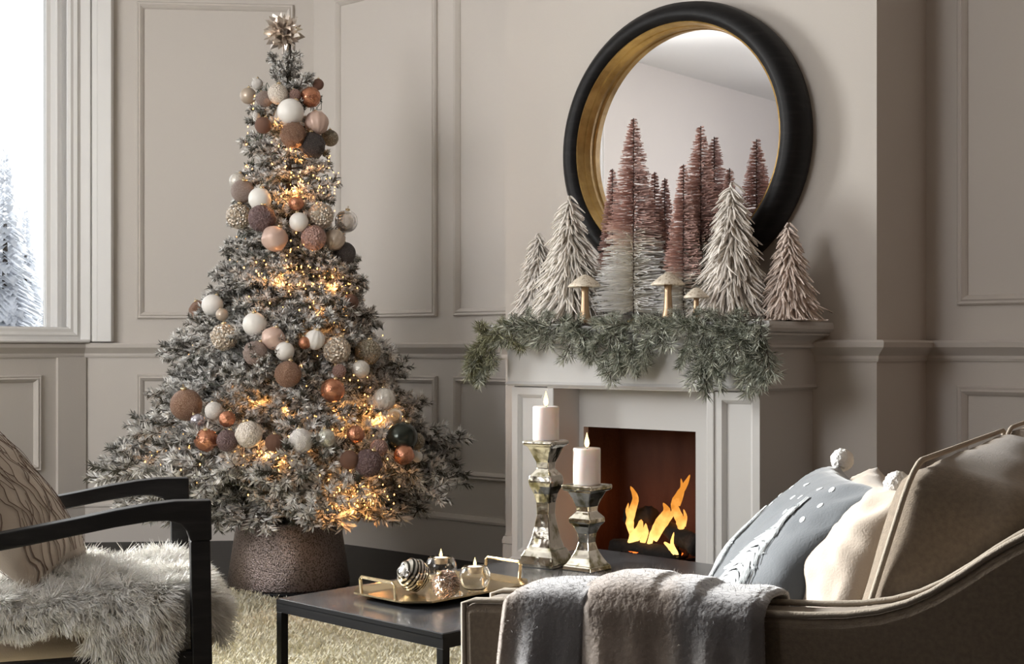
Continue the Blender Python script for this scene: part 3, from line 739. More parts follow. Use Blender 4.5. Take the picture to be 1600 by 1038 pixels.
# ------------------------------------------------------------------ baubles
def omat(n, c, r, m=0, bump=None, vary=None, **k): return mat(n, c, r, m, bump, vary, **k)
OM = {
 'white': omat('matte_white_glass', (.80, .77, .73), .35), 'frost': omat('frosted_white', (.74, .70, .66), .55, 0, (13.3333, 0.0044)),
 'cream': omat('cream_speckle', (.70, .62, .54), .5, 0, (6.66667, 0.0044, 'vor'), (5, (.42, .34, .28), .58, .68)),
 'beige': omat('beige_satin', (.50, .41, .33), .35, .35), 'champ': omat('champagne_crackle', (.60, .49, .38), .3, .55, (5, 0.0132, 'vor'), (5.55556, (.80, .74, .66), .5, .6)),
 'taupe': omat('taupe_glitter', (.36, .27, .235), .4, .5, (28.8889, 0.0066), (22.2222, (.58, .48, .43), .5, .6)), 'bronze': omat('bronze_glitter', (.27, .15, .10), .4, .6, (24.4444, 0.0066), (20, (.50, .34, .25), .52, .6)),
 'brown': omat('brown_velvet', (.22, .115, .08), .6, .2, (22.2222, 0.0044)), 'copper': omat('copper_satin', (.52, .235, .14), .25, .8, (7.77778, 0.00176)),
 'blush': omat('blush_satin', (.60, .43, .36), .4, .15), 'rose': omat('rose_carved', (.43, .27, .23), .45, .3, (5.55556, 0.0088, 'vor')),
 'char': omat('charcoal_glitter', (.06, .05, .048), .4, .5, (22.2222, 0.0066), (18.8889, (.19, .16, .15), .54, .62)), 'mauve': omat('mauve_bark', (.15, .095, .095), .55, .3, (6.66667, 0.0132), (10, (.28, .20, .19), .5, .65)),
 'lilac': omat('lilac_silver', (.52, .49, .54), .2, .8), 'pearl': omat('pearl_glass', (.66, .62, .56), .25, .2, (5.55556, 0.0022), (4.44444, (.50, .47, .42), .55, .65)),
 'khaki': omat('khaki_crackle', (.30, .25, .18), .45, .4, (7.77778, 0.0088, 'vor'), (6.66667, (.48, .43, .34), .5, .6)), 'smoke': omat('smoky_glass', (.80, .76, .72), .05, 0, trans=.85),
 'goldg': omat('gold_glass', (.85, .62, .38), .05, 0, trans=.7), 'dark': omat('dark_green_glass', (.035, .04, .032), .18, .5), 'mercury': omat('mercury_pearl', (.62, .61, .54), .25, .6, (4.44444, 0.0022), (3.33333, (.42, .42, .34), .5, .65)),
}
def ball_mesh(kind):
    nu, nv = (40, 22) if kind != 'plain' else (28, 16); P = []
    for i in range(nu):
        for j in range(nv):
            a = 2*pi*i/nu; th = pi*j/(nv-1); r = 1.0
            if kind == 'rib': r = 1-.075*(.5+.5*cos(10*a))*sin(th)
            elif kind == 'swirl': r = 1+.07*(1 if sin(4*a+th*5) > .72 else 0)*sin(th)
            elif kind == 'rough': r = 1+.10*nz(cos(a)*sin(th)*4, sin(a)*sin(th)*4, cos(th)*4)+.07*nz(cos(a)*sin(th)*9, sin(a)*sin(th)*9, cos(th)*9)
            elif kind == 'carve': r = 1-.08*(1 if (sin(6*a)*sin(6*th)) > .25 else 0)
            P.append((r*sin(th)*cos(a), r*sin(th)*sin(a), r*cos(th)))
    return MB().grid(P, nu, nv, True)
BMS = {k: ball_mesh(k) for k in ('plain', 'rib', 'swirl', 'rough', 'carve')}
capM = MB().lathe([(.20, .955), (.20, 1.10), (.17, 1.13), (0, 1.13)], 12)
hookM = MB().tube([(0, 0, 1.12), (.09, 0, 1.2), (.06, 0, 1.32), (-.05, 0, 1.33), (-.07, 0, 1.22), (0, 0, 1.14)], .022, 4)
cache = {}
def bauble(px, py, rp, m_, kind, label, out=0.0):
    p = on_tree(px, py, .97, out); r = rp/FPX*p.y
    root = empty('bauble', p); tag(root, label, 'ornament', 'baubles on the christmas tree')
    key = (m_, kind)
    if key not in cache:
        a = BMS[kind].build('ball', OM[m_], root, smooth=True); cache[key] = a
        cache.setdefault('cap', None)
    else:
        a = cache[key].copy(); COL.objects.link(a); a.parent = root
    if cache['cap'] is None:
        c1 = capM.build('cap', 'gold', root, smooth=True); c2 = hookM.build('hook', 'gold', root); cache['cap'] = (c1, c2)
    else:
        for s_ in cache['cap']:
            c1 = s_.copy(); COL.objects.link(c1); c1.parent = root
    root.scale = (r, r, r); root.rotation_euler = (rnd.uniform(-.5, .5), rnd.uniform(-.4, .4), rnd.random()*6)
for a in [
 (388, 150, 13, 'beige', 'plain', 'beige satin ball at the upper left edge of the topmost cluster'),
 (402, 131, 9, 'frost', 'plain', 'tiny frosted ball, topmost on the left of the tree'),
 (413, 155, 13, 'taupe', 'carve', 'small taupe patterned ball between beige and cream balls near the top'),
 (434, 147, 16, 'cream', 'plain', 'cream speckled ball just above the big white ball near the top'),
 (454, 175, 21, 'white', 'plain', 'largest plain white ball in the topmost cluster'),
 (461, 148, 9, 'rose', 'plain', 'tiny rose ball right of the cream speckled one near the top'),
 (485, 152, 16, 'copper', 'rough', 'tan knobbly ornament high on the right of the topmost cluster'),
 (497, 132, 9, 'brown', 'plain', 'tiny brown ball at the upper right of the topmost cluster'),
 (495, 192, 19, 'blush', 'rib', 'blush ribbed ball on the right below the topmost white ball'),
 (458, 211, 20, 'bronze', 'rough', 'bronze woven ball directly under the topmost large white ball'),
 (488, 227, 20, 'char', 'rough', 'charcoal glitter ball lowest in the topmost cluster'),
 (516, 216, 13, 'khaki', 'plain', 'khaki ball at the right edge of the topmost cluster'),
 (411, 196, 13, 'brown', 'plain', 'brown velvet ball on the left below the topmost cluster'),
 (371, 283, 13, 'pearl', 'plain', 'pale pearl ball at the left edge of the second cluster'),
 (379, 299, 18, 'taupe', 'plain', 'taupe glitter ball left of the upper white ball in the second cluster'),
 (406, 311, 18, 'white', 'plain', 'white ball at the upper left of the second cluster'),
 (373, 338, 20, 'champ', 'carve', 'champagne lattice ball at the left of the second cluster'),
 (409, 341, 21, 'mauve', 'rough', 'dark mauve textured ball below the upper white ball of the second cluster'),
 (429, 373, 20, 'blush', 'swirl', 'blush ball with raised swirls, lowest left in the second cluster'),
 (467, 347, 15, 'white', 'plain', 'small white ball in the middle of the second cluster'),
 (490, 372, 20, 'rose', 'carve', 'rose carved ball below right of the small white centre ball'),
 (463, 318, 12, 'copper', 'plain', 'small copper ball above the white centre ball of the second cluster'),
 (501, 338, 20, 'champ', 'rough', 'champagne net ball above the rose carved ball'),
 (523, 375, 17, 'beige', 'rib', 'tan ribbed ball right of the rose carved ball'),
 (541, 346, 18, 'smoke', 'plain', 'clear smoky glass ball at the right edge of the second cluster'),
 (538, 396, 18, 'char', 'plain', 'charcoal ball at the lower right of the second cluster'),
 (313, 487, 17, 'bronze', 'rough', 'brown glitter ball at the far left of the third cluster'),
 (332, 477, 17, 'white', 'plain', 'white ball at the far left of the third cluster'),
 (347, 492, 10, 'beige', 'plain', 'tiny tan ball right of the leftmost white ball'),
 (350, 527, 21, 'champ', 'rough', 'champagne crackle ball at the left of the third cluster'),
 (398, 507, 19, 'white', 'plain', 'large white ball in the middle left of the third cluster'),
 (399, 552, 19, 'taupe', 'rough', 'taupe glitter ball below the large white ball of the third cluster'),
 (427, 529, 18, 'blush', 'swirl', 'blush swirled ball between white balls of the third cluster'),
 (445, 549, 15, 'white', 'plain', 'small white ball, lowest in the middle of the third cluster'),
 (492, 531, 16, 'white', 'rib', 'white ribbed ball at the right of the third cluster'),
 (476, 536, 10, 'copper', 'plain', 'tiny copper ball left of the white ribbed ball'),
 (526, 547, 22, 'champ', 'carve', 'large champagne ball on the right of the third cluster'),
 (575, 550, 20, 'khaki', 'rough', 'khaki crackle ball at the far right of the third cluster'),
 (548, 472, 12, 'brown', 'rough', 'brown knobbly ball alone on the right above the third cluster'),
 (450, 585, 21, 'bronze', 'plain', 'bronze glitter ball alone under the small lowest white ball'),
 (520, 610, 19, 'copper', 'plain', 'glossy copper ball deep between branches right of centre'),
 (530, 580, 11, 'rose', 'plain', 'small rose ball just above the deep glossy copper ball'),
 (564, 577, 14, 'pearl', 'plain', 'pearl dotted ball below the khaki ball on the right'),
 (600, 624, 18, 'pearl', 'rib', 'pale pearl ribbed ball near the right edge of the tree'),
 (291, 633, 25, 'bronze', 'plain', 'largest brown glitter ball at the left of the lowest cluster'),
 (334, 642, 14, 'frost', 'plain', 'frosted white ball right of the largest brown glitter ball'),
 (309, 658, 12, 'lilac', 'plain', 'small lilac silver ball under the largest brown glitter ball'),
 (355, 655, 13, 'copper', 'carve', 'small carved copper ball above the dark rose ball'),
 (322, 688, 18, 'copper', 'rough', 'copper satin ball at the left of the bottom row'),
 (355, 689, 17, 'mauve', 'plain', 'dark rose glitter ball second in the bottom row'),
 (389, 679, 21, 'cream', 'swirl', 'cream swirled ball third in the bottom row'),
 (428, 692, 14, 'brown', 'rib', 'brown ribbed ball between the cream swirled and frosted balls'),
 (470, 689, 19, 'frost', 'rough', 'large frosted white ball in the middle of the bottom row'),
 (510, 685, 15, 'mercury', 'plain', 'silvery green white ball right of the large frosted one'),
 (556, 679, 14, 'copper', 'rib', 'copper ribbed ball right of the silvery green white ball'),
 (546, 719, 15, 'brown', 'plain', 'red brown ball below the copper ribbed ball'),
 (575, 724, 22, 'mauve', 'rough', 'large dark mauve ball, lowest on the right of the tree'),
 (592, 700, 14, 'rose', 'rough', 'rose pearl ball just above the large dark mauve ball'),
 (628, 684, 25, 'dark', 'plain', 'large dark green ball at the right edge of the lowest cluster'),
 (650, 690, 14, 'khaki', 'rib', 'dark olive ribbed ball partly behind the large dark green ball'),
 (631, 711, 16, 'copper', 'swirl', 'copper swirled ball under the large dark green ball'),
 (617, 650, 12, 'goldg', 'plain', 'small gold glass ball above the large dark green ball'),
 (652, 714, 9, 'frost', 'rib', 'tiny pale ball at the far right end of the bottom row'),
]: bauble(*a, out=.012 if a[1] < 560 else (.04 if a[1] < 630 else .085))
# flocked pine cone
pcn = on_tree(400, 182, .97, .01); r = empty('pine_cone', pcn); tag(r, 'white tipped pine cone left of the topmost white ball', 'pine cone')
MB().tube([(0, 0, -.03), (0, 0, .03)], [.010, .005], 8).build('core', 'twig', r)
sm = MB().add([(0, 0, 0), (.014, .008, .004), (.020, 0, .008), (.014, -.008, .004), (.012, 0, -.001)], [(0, 1, 4), (1, 2, 4), (2, 3, 4), (3, 0, 4), (0, 3, 2, 1)])
s0 = None
for i in range(60):
    z = -.028+.056*i/59; a = i*2.39996; o = sm.build('scale', OM['frost'], r) if s0 is None else s0.copy()
    if s0 is None: s0 = o
    else: COL.objects.link(o)
    k = (1.05-.6*abs(i/59*2-.8)); o.location = (0, 0, z); o.rotation_euler = (0, -.2, a); o.scale = (k, k, k)

# ------------------------------------------------------------------ rug
RUG = fr(-1.1, 5.45, -40)
rg = empty('area_rug', RUG); tag(rg, 'cream shaggy wool rug on the dark floor under the coffee table', 'rug')
rx0, rx1, ry0, ry1 = -1.5, 2.25, -3.4, 0.0
nu, nv = 150, 136; P = []
for i in range(nu):
    for j in range(nv):
        x = rx0+(rx1-rx0)*i/(nu-1); y = ry0+(ry1-ry0)*j/(nv-1)
        P.append((x, y, .014+.008*nz(x*5, y*5)+.006*nz(x*14, y*14, 3)))
q = MB().grid(P, nu, nv); q.box(rx0, rx1, ry0, ry1, .001, .008); q.c = [(.66, .62, .48)]*len(q.v)
q.build('rug_base', 'rug', rg, smooth=True)
n = 120000; x = nr.uniform(rx0, rx1, n); y = nr.uniform(ry0, ry1, n)
fx_ = np.array([nz(a*2.6, b_*2.6, 7) for a, b_ in zip(x[::8], y[::8])]).repeat(8)[:n]
a = fx_*9+nr.normal(0, .6, n); ln = .016+.010*nr.rand(n); z = np.full(n, .012)
d = np.stack([np.cos(a)*.7, np.sin(a)*.7, np.full(n, .75)], 1)*ln[:, None]; p = np.stack([x, y, z], 1); sd = np.stack([-np.sin(a), np.cos(a), 0*a], 1)*.003
V = np.concatenate([p-sd, p+sd, p+d+sd*.4, p+d-sd*.4]); i = np.arange(n)
shade = (.86+.25*nr.rand(n)); yel = np.clip(.5+fx_*1.3+nr.normal(0, .2, n), 0, 1)[:, None]
c = (np.array([.82, .79, .66])*(1-yel)+np.array([.74, .67, .47])*yel)*shade[:, None]
o = link('wool_pile', tri_mesh('wool_pile', V, np.stack([i, i+n, i+2*n, i+3*n], 1), np.tile(c, (4, 1))), 'rug', rg); o['kind'] = 'stuff'

# ------------------------------------------------------------------ coffee table
TZ = .40
CT = fr(-.566, 3.23, -44); TW, TLn = .585, 1.15
ct = empty('coffee_table', CT); tag(ct, 'low rectangular coffee table with dark stone top and thin black metal frame', 'coffee table')
MB().box(.004, TW-.004, .004, TLn-.004, TZ-.010, TZ).build('table_top', 'stone', ct, bev=.001)
q = MB(); t = .020
q.box(0, TW, 0, t, TZ-.032, TZ-.010); q.box(0, TW, TLn-t, TLn, TZ-.032, TZ-.010); q.box(0, t, t, TLn-t, TZ-.032, TZ-.010); q.box(TW-t, TW, t, TLn-t, TZ-.032, TZ-.010)
q.box(0, TW, 0, .004, TZ-.012, TZ-.001); q.box(0, TW, TLn-.004, TLn, TZ-.012, TZ-.001); q.box(0, .004, 0, TLn, TZ-.012, TZ-.001); q.box(TW-.004, TW, 0, TLn, TZ-.012, TZ-.001)
q.build('table_frame', 'blackm', ct)
for x in (0, TW-t):
    for y in (0, TLn-t): MB().box(x, x+t, y, y+t, .008, TZ-.032).build('leg', 'blackm', ct, bev=.001)

# ------------------------------------------------------------------ candlesticks and candles
def candlestick(px, py, prof_, label, rot):
    p = onz(px, py, TZ); o = empty('candlestick', p); tag(o, label, 'candlestick', 'mercury glass candlesticks on the coffee table')
    k = p.y/FPX; pr = [(r*k, (prof_[-1][0]-y)*k) for y, r in prof_[::-1]]
    q = MB(); q.lathe(pr, 4, a0=R(rot)); body = q.build('stick_body', 'merc', o, bev=.0025)
    md = body.modifiers['bevel']; md.angle_limit = R(20); md.segments = 3
    return p, pr[-1][1], k
def candle(p, zt, k, rp, hp, label, rot=0):
    r = rp*k; h = hp*k; o = empty('pillar_candle', (p.x, p.y, p.z+zt)); tag(o, label, 'candle', 'lit pillar candles')
    MB().lathe([(r*.97, 0), (r, .003), (r, h-.004), (r*.96, h), (r*.80, h-.002), (r*.5, h-.006), (0, h-.008)], 40).build('wax_body', 'wax', o, smooth=True)
    MB().tube([(0, 0, h-.008), (.001, 0, h+.002), (.002, 0, h+.006)], .0011, 5).build('wick', 'wick', o)
    z0 = h+.001
    MB().lathe([(0, -.001), (.0050, .003), (.0072, .010), (.0064, .018), (.0036, .029), (.0012, .038), (0, .042)], 16).build('flame', 'cflame', o, (0, 0, z0), smooth=True)
    point('candle_glow', (p.x, p.y, p.z+zt+z0+.018), .35, (1, .55, .25), .006)
p, zt, k = candlestick(853, 884, [(693, 36), (696, 38), (700, 37), (703, 30), (715, 23), (727, 16), (737, 15), (742, 20), (748, 27), (757, 29), (764, 27), (776, 20), (790, 16), (808, 15), (828, 19), (846, 24), (858, 29), (861, 31), (863, 34), (872, 40), (884, 43), (889, 43)],
                       'tall square mercury glass candlestick, the taller of the pair', -78)
candle(p, zt, k, 20.5, 53, 'lit white pillar candle on the taller candlestick')
p, zt, k = candlestick(917, 890, [(762, 40), (765, 41), (770, 40), (773, 31), (784, 24), (796, 18), (804, 17), (808, 22), (814, 29), (821, 29), (827, 22), (838, 16), (852, 14), (864, 18), (876, 26), (886, 34), (888, 38), (895, 40)],
                       'short square mercury glass candlestick, the shorter of the pair', -84)
candle(p, zt, k, 21.5, 57, 'lit white pillar candle on the shorter candlestick')

# ------------------------------------------------------------------ tray with ornaments and tea lights
TR = Matrix.Translation((-.170, 3.315, TZ)) @ Matrix.Rotation(R(-44), 4, 'Z')
ty = empty('serving_tray', TR); tag(ty, 'antique gold tray with bar handles lying on the coffee table', 'tray')
def octo(w, l, c, z): return [(-w+c, -l, z), (w-c, -l, z), (w, -l+c, z), (w, l-c, z), (w-c, l, z), (-w+c, l, z), (-w, l-c, z), (-w, -l+c, z)]
V = []; lv = [(.095, .170, .03, .006), (.105, .182, .035, .006), (.128, .205, .045, .014), (.136, .212, .05, .016), (.136, .212, .05, .012), (.110, .185, .04, .002), (.095, .170, .03, .0)]
for w_, l_, c_, z in lv: V += octo(w_, l_, c_, z)
F = [tuple(range(8))]+[(k*8+i, (k+1)*8+i, (k+1)*8+(i+1) % 8, k*8+(i+1) % 8) for k in range(6) for i in range(8)]+[tuple(range(48, 56))[::-1]]
MB().add(V, F).build('tray_dish', 'gold', ty)
for sy in (-1, 1):
    y = sy*.208
    MB().tube([(-.062, y, .014), (-.062, y+sy*.004, .050), (-.056, y+sy*.005, .056), (.056, y+sy*.005, .056), (.062, y+sy*.004, .050), (.062, y, .014)], .0042, 8).build('handle', 'gold', ty)
def glass_orn(px, py, Y, rp, kind, m, label, rot):
    p = aty(px, py, Y); r = rp/FPX*Y; p.z = TZ+.007+r; root = empty('glass_ornament', p); tag(root, label, 'ornament', 'glass ornaments on the tray')
    o = BMS[kind].build('ball', m, root, smooth=True)
    for s_ in cache['cap']:
        c1 = s_.copy(); COL.objects.link(c1); c1.parent = root
    root.scale = (r, r, r); root.rotation_euler = rot
stripe = mat('striped_mercury_glass', (.80, .78, .74), .12, metal=.9)
nt = stripe.node_tree; N = nt.nodes; L = nt.links; tc = N.new('ShaderNodeTexCoord'); wv = N.new('ShaderNodeTexWave'); wv.inputs['Scale'].default_value = 1.6; wv.inputs['Distortion'].default_value = 1.5
rp_ = N.new('ShaderNodeValToRGB'); rp_.color_ramp.elements[0].position = .42; rp_.color_ramp.elements[0].color = (.07, .065, .055, 1); rp_.color_ramp.elements[1].position = .55; rp_.color_ramp.elements[1].color = (.82, .79, .74, 1)
L.new(tc.outputs['Object'], wv.inputs[0]); L.new(wv.outputs[0], rp_.inputs[0]); L.new(rp_.outputs[0], N['Principled BSDF'].inputs['Base Color'])
glass_orn(646, 892, 3.27, 27, 'rib', stripe, 'striped silver glass ornament lying on the left of the tray', (1.9, .5, .6))
crk = mat('gold_crackle_glass', (.72, .50, .38), .16, metal=.75, bump=(9, .06, 'vor'), vary=(8, (.88, .80, .72), .5, .6))
glass_orn(697, 907, 3.19, 22, 'rough', crk, 'copper crackle glass ornament between the tea lights on the tray', (.4, -.5, 0))
def tealight(px, py, Y, rp, label):
    p = aty(px, py, Y); r = rp/FPX*Y; p.z = TZ+.0065; root = empty('tea_light_holder', p); tag(root, label, 'candle holder', 'round glass tea light holders on the tray')
    pr = []; N_ = 20
    for i in range(N_+1):
        th = -1.25+(1.25+.80)*i/N_; pr.append((r*cos(th), r*(sin(th)+.949)))
    pin = [(max(a_-.0018, .001), b_+(.0018 if b_ < .01 else 0)) for a_, b_ in pr[::-1]]
    MB().lathe([(.0005, 0)]+pr+pin+[(.0005, .0022)], 40).build('glass_bowl', 'glass', root, smooth=True)
    zt = r*1.52
    MB().lathe([(.0165, zt-.012), (.0185, zt+.002), (.0190, zt+.003), (.0180, zt+.0025), (.016, zt-.011)], 28).build('metal_cup', 'champ', root, smooth=True)
    MB().lathe([(.0160, zt-.010), (.0176, zt+.001), (.016, zt+.0035), (.008, zt+.002), (0, zt+.0015)], 28).build('wax', 'waxwhite', root, smooth=True)
    MB().lathe([(0, 0), (.0030, .002), (.0042, .007), (.0034, .012), (.0016, .018), (0, .024)], 14).build('flame', 'cflame', root, (0, 0, zt+.003), smooth=True)
    q = MB()
    for k in range(3):
        a_ = k*2.094; q.tube([(r*.80*cos(a_), r*.80*sin(a_), r*1.55), (.018*cos(a_), .018*sin(a_), zt+.001)], .0006, 4)
    q.build('cup_support', 'champ', root)
    point('tea_light_glow', (p.x, p.y, p.z+zt+.015), .14, (1, .5, .22), .006)
tealight(689, 884, 3.40, 25, 'round glass tea light holder at the back of the tray')
tealight(742, 901, 3.28, 24.5, 'round glass tea light holder at the right end of the tray')
o = MB().lathe([(0, 0), (.010, .003), (.013, .009), (.009, .015), (0, .018)], 10).build('glass_bead', 'glass', None, tuple(aty(716, 925, 3.2)), smooth=True)
o.location.z = TZ+.0065; tag(o, 'small clear glass bead on the tray between copper ornament and right tea light', 'bead')

# ------------------------------------------------------------------ soft furnishings helpers
def pillow_surf(w_, h, t, seed, pinch=.07, wr=.006):
    def S(u, v, side, lift=0.0):
        e = (1-u*u)*(1-v*v)
        x = w_/2*u*(1-pinch*(1-v*v)*1.0); z = h/2*v*(1-pinch*(1-u*u)*1.0)
        th = t/2*(max(e, 0)**.42)
        wn = wr*(nz(u*2.3+seed, v*2.3, side)+.5*nz(u*6+seed, v*6, side*2.))*min(1, e*5)
        # creases running in from the corners
        cr = wr*.8*sin((abs(u)-abs(v))*16+seed)*max(0, (abs(u)*abs(v))-.25)*2*min(1, e*8)
        return Vector((x, side*(th+wn+cr+lift), z+h/2))
    return S
def pillow(name, S, m, parent, n=44):
    q = MB()
    for side in (-1, 1):
        P = [tuple(S(-1+2*i/(n-1), -1+2*j/(n-1), side)) for i in range(n) for j in range(n)]
        q.grid(P, n, n)
        if side > 0: q.f[-(n-1)*(n-1):] = [f[::-1] for f in q.f[-(n-1)*(n-1):]]
    o = q.build(name, m, parent, smooth=True)
    md = o.modifiers.new('weld', 'WELD'); md.merge_threshold = .0004
    return o
def basis(p0, wv, uv):
    """matrix: x = along the width, z = up the pillow, y = away from the front; p0 = bottom left corner as seen from the front"""
    wv = Vector(wv); uv = Vector(uv); X = wv.normalized(); Z = (uv-X*uv.dot(X)).normalized(); Y = Z.cross(X)
    m = Matrix.Identity(4)
    for i in range(3): m[i][0] = X[i]; m[i][1] = Y[i]; m[i][2] = Z[i]
    m.translation = Vector(p0)+wv/2
    return m
def soft_box(sx, sy, sz, r, puff, seed, n=16, wr=.004):
    """rounded, slightly crowned upholstery block centred on x,y standing on z=0"""
    q = MB(); V = {}; 
    def fn(a, b_, c_):
        p = Vector((a*sx/2, b_*sy/2, c_*sz/2)); inn = Vector((max(min(p.x, sx/2-r), -sx/2+r), max(min(p.y, sy/2-r), -sy/2+r), max(min(p.z, sz/2-r), -sz/2+r)))
        d = p-inn; p = inn+(d.normalized()*r if d.length > 1e-6 else d)
        p += Vector((a*puff[0]*(1-b_*b_)*(1-c_*c_), b_*puff[1]*(1-a*a)*(1-c_*c_), c_*puff[2]*(1-a*a)*(1-b_*b_)))
        k = wr*nz(p.x*9+seed, p.y*9, p.z*9)
        return tuple(p+Vector((a, b_, c_))*k+Vector((0, 0, sz/2)))
    ks = [-1+2*i/(n-1) for i in range(n)]; ks = [math.copysign(abs(k)**.8, k) for k in ks]
    for ax_ in range(3):
        for sg in (-1, 1):
            P = []
            for a in ks:
                for b_ in ks:
                    t3 = [0, 0, 0]; t3[ax_] = sg; t3[(ax_+1) % 3] = a; t3[(ax_+2) % 3] = b_; P.append(fn(*t3))
            q.grid(P, n, n)
            if sg < 0: q.f[-(n-1)*(n-1):] = [f[::-1] for f in q.f[-(n-1)*(n-1):]]
    return q
def weld(o, d=.0006):
    md = o.modifiers.new('weld', 'WELD'); md.merge_threshold = d; return o
def strip(S, pts, wd, side, lift, q, taper=True):
    """thin stitched band lying on the pillow, pts = (u,v)"""
    k = len(q.v); m = len(pts); V = []
    for i, (u, v) in enumerate(pts):
        a = pts[max(i-1, 0)]; b_ = pts[min(i+1, m-1)]; t = Vector((b_[0]-a[0], b_[1]-a[1])); t = t.normalized() if t.length > 0 else Vector((1, 0)); nrm = (-t.y, t.x)
        ww = wd*((1-.8*i/(m-1)) if taper else 1)
        for s_, l_ in ((-1, .0), (0, lift), (1, .0)): V.append(tuple(S(u+nrm[0]*ww*s_, v+nrm[1]*ww*s_, side, l_+.0030)))
    F = [(i*3+j, i*3+j+1, (i+1)*3+j+1, (i+1)*3+j) for i in range(m-1) for j in (0, 1)]
    q.add(V, F)

# ------------------------------------------------------------------ armchair on the left
CH = fr(-.707, 3.06, 18.65); WCH = .554
ac = empty('armchair', CH); tag(ac, 'black wooden open arm armchair seen from the side on the rug', 'armchair')
def arm_poly():
    top = [(.020, .656), (-.06, .657), (-.115, .652), (-.19, .641), (-.27, .626), (-.36, .611), (-.43, .600), (-.52, .594), (-.64, .592)]
    bot = [(-.64, .552), (-.52, .554), (-.43, .562), (-.36, .573), (-.27, .589), (-.19, .603), (-.115, .613), (-.075, .613), (-.048, .604), (-.034, .588), (-.026, .565)]
    return top+bot
for y in (0, WCH):
    MB().prism(arm_poly()+[(.021, .565)], y-.023, y+.023).build('armrest', 'blackwood', ac, bev=.004)
    MB().prism([(-.026, .565), (.018, .565), (.022, .30), (.028, .022), (-.010, .022), (-.022, .30)], y-.021, y+.021).build('leg', 'blackwood', ac, bev=.003)
    MB().prism([(-.60, .60), (-.64, .60), (-.74, .92), (-.70, .92)], y-.02, y+.02).build('back_post', 'blackwood', ac, bev=.003)
    MB().prism([(-.56, .60), (-.64, .60), (-.66, .30), (-.74, .022), (-.70, .022), (-.60, .30)], y-.021, y+.021).build('leg', 'blackwood', ac, bev=.003)
    MB().box(-.62, -.02, y-.016, y+.016, .255, .315).build('seat_rail', 'blackwood', ac, bev=.003)
MB().box(-.012, .02, .02, WCH-.02, .255, .315).build('front_rail', 'blackwood', ac, bev=.003)
MB().box(-.64, -.61, .02, WCH-.02, .255, .315).build('back_rail', 'blackwood', ac, bev=.003)
for k in range(3): MB().prism([(-.655-.05*k, .66+.1*k), (-.675-.05*k, .66+.1*k), (-.689-.05*k, .71+.1*k), (-.669-.05*k, .71+.1*k)], .015, WCH-.015).build('back_slat', 'blackwood', ac, bev=.002)
o = weld(soft_box(.66, WCH-.13, .135, .055, (.01, .005, .015), 3).build('seat_cushion', 'seatcloth', ac, (-.275, WCH/2+.01, .285), smooth=True))
# sheepskin lying over the seat and down the near side
sk = empty('sheepskin', CH); tag(sk, 'white long haired sheepskin draped over the armchair seat', 'sheepskin')
def skin(u, v):
    """u 0..1 back to front, v 0..1 from the far side over the near side"""
    x = -.52+.565*u; drop = .055+.25*math.exp(-((x+.13)/.07)**2)+.02*nz(u*6, 2)
    top_w = WCH-.03
    s_ = v*(top_w+drop)
    z = .440+.022*nz(x*7, s_*7, 1)+.012*nz(x*16, s_*16, 4)
    if u > .86: z -= ((u-.86)/.14)**2*.05
    if s_ < top_w-.03: y = WCH-.005-s_; return Vector((x, y, z))
    e = s_-(top_w-.03); a = min(e/.05, pi/2)
    yo = .005+.045*min(max((x+.10)/.06, 0), 1)
    if a < pi/2: return Vector((x, yo+.05-.05*sin(a), z-.05*(1-cos(a))))
    return Vector((x+.012*sin(x*40), yo-.006*nz(x*12, e*12), z-.05-(e-.05*pi/2)))
nu, nv = 60, 80
MB().grid([tuple(skin(i/(nu-1), j/(nv-1))) for i in range(nu) for j in range(nv)], nu, nv).build('hide', 'hide', sk, smooth=True, solid=.006)
gu, gv_ = 120, 160; G = np.array([[tuple(skin(i/(gu-1), j/(gv_-1))) for j in range(gv_)] for i in range(gu)])
du = np.gradient(G, axis=0); dv = np.gradient(G, axis=1); nrm = np.cross(du, dv); nrm /= np.linalg.norm(nrm, axis=2)[:, :, None]; pass
if nrm[gu//2, 20, 2] < 0: nrm = -nrm
n = 170000; iu = nr.uniform(0, gu-1.001, n); iv = nr.uniform(0, gv_-1.001, n); a_ = iu.astype(int); b2 = iv.astype(int); fu = (iu-a_)[:, None]; fv = (iv-b2)[:, None]
pos = G[a_, b2]*(1-fu)*(1-fv)+G[a_+1, b2]*fu*(1-fv)+G[a_, b2+1]*(1-fu)*fv+G[a_+1, b2+1]*fu*fv; nn = nrm[a_, b2]
cl = np.array([[nz(i*.16, j*.16, 5), nz(i*.16, j*.16, 9), nz(i*.45, j*.45, 12)] for i in range(gu) for j in range(gv_)]).reshape(gu, gv_, 3)[a_, b2]
dirn = nn*.60+np.stack([cl[:, 0]*1.6+.25, cl[:, 1]*1.6-.25, -.30+cl[:, 2]*.4], 1)+nr.normal(0, .10, (n, 3))
dirn /= np.linalg.norm(dirn, axis=1)[:, None]; ln = (.030+.022*nr.rand(n)+.010*cl[:, 2])[:, None]
p1 = pos+dirn*ln*.5+nn*.004; d2 = dirn+np.array([0, 0, -.55])*(.6+.6*nr.rand(n))[:, None]; p2 = p1+d2/np.linalg.norm(d2, axis=1)[:, None]*ln*.6
sd = np.cross(dirn, nn+nr.normal(0, .4, (n, 3))); sd /= np.linalg.norm(sd, axis=1)[:, None]; w0 = .0008
for p_ in (p1, p2):
    mk = (p_[:, 0] > -.034) & (p_[:, 1] < .027); p_[mk, 1] = .027+.022*nr.rand(int(mk.sum()))
V = np.concatenate([pos-sd*w0, pos+sd*w0, p1+sd*w0*1.3, p1-sd*w0*1.3, p2+sd*w0*.3, p2-sd*w0*.3]); i = np.arange(n)
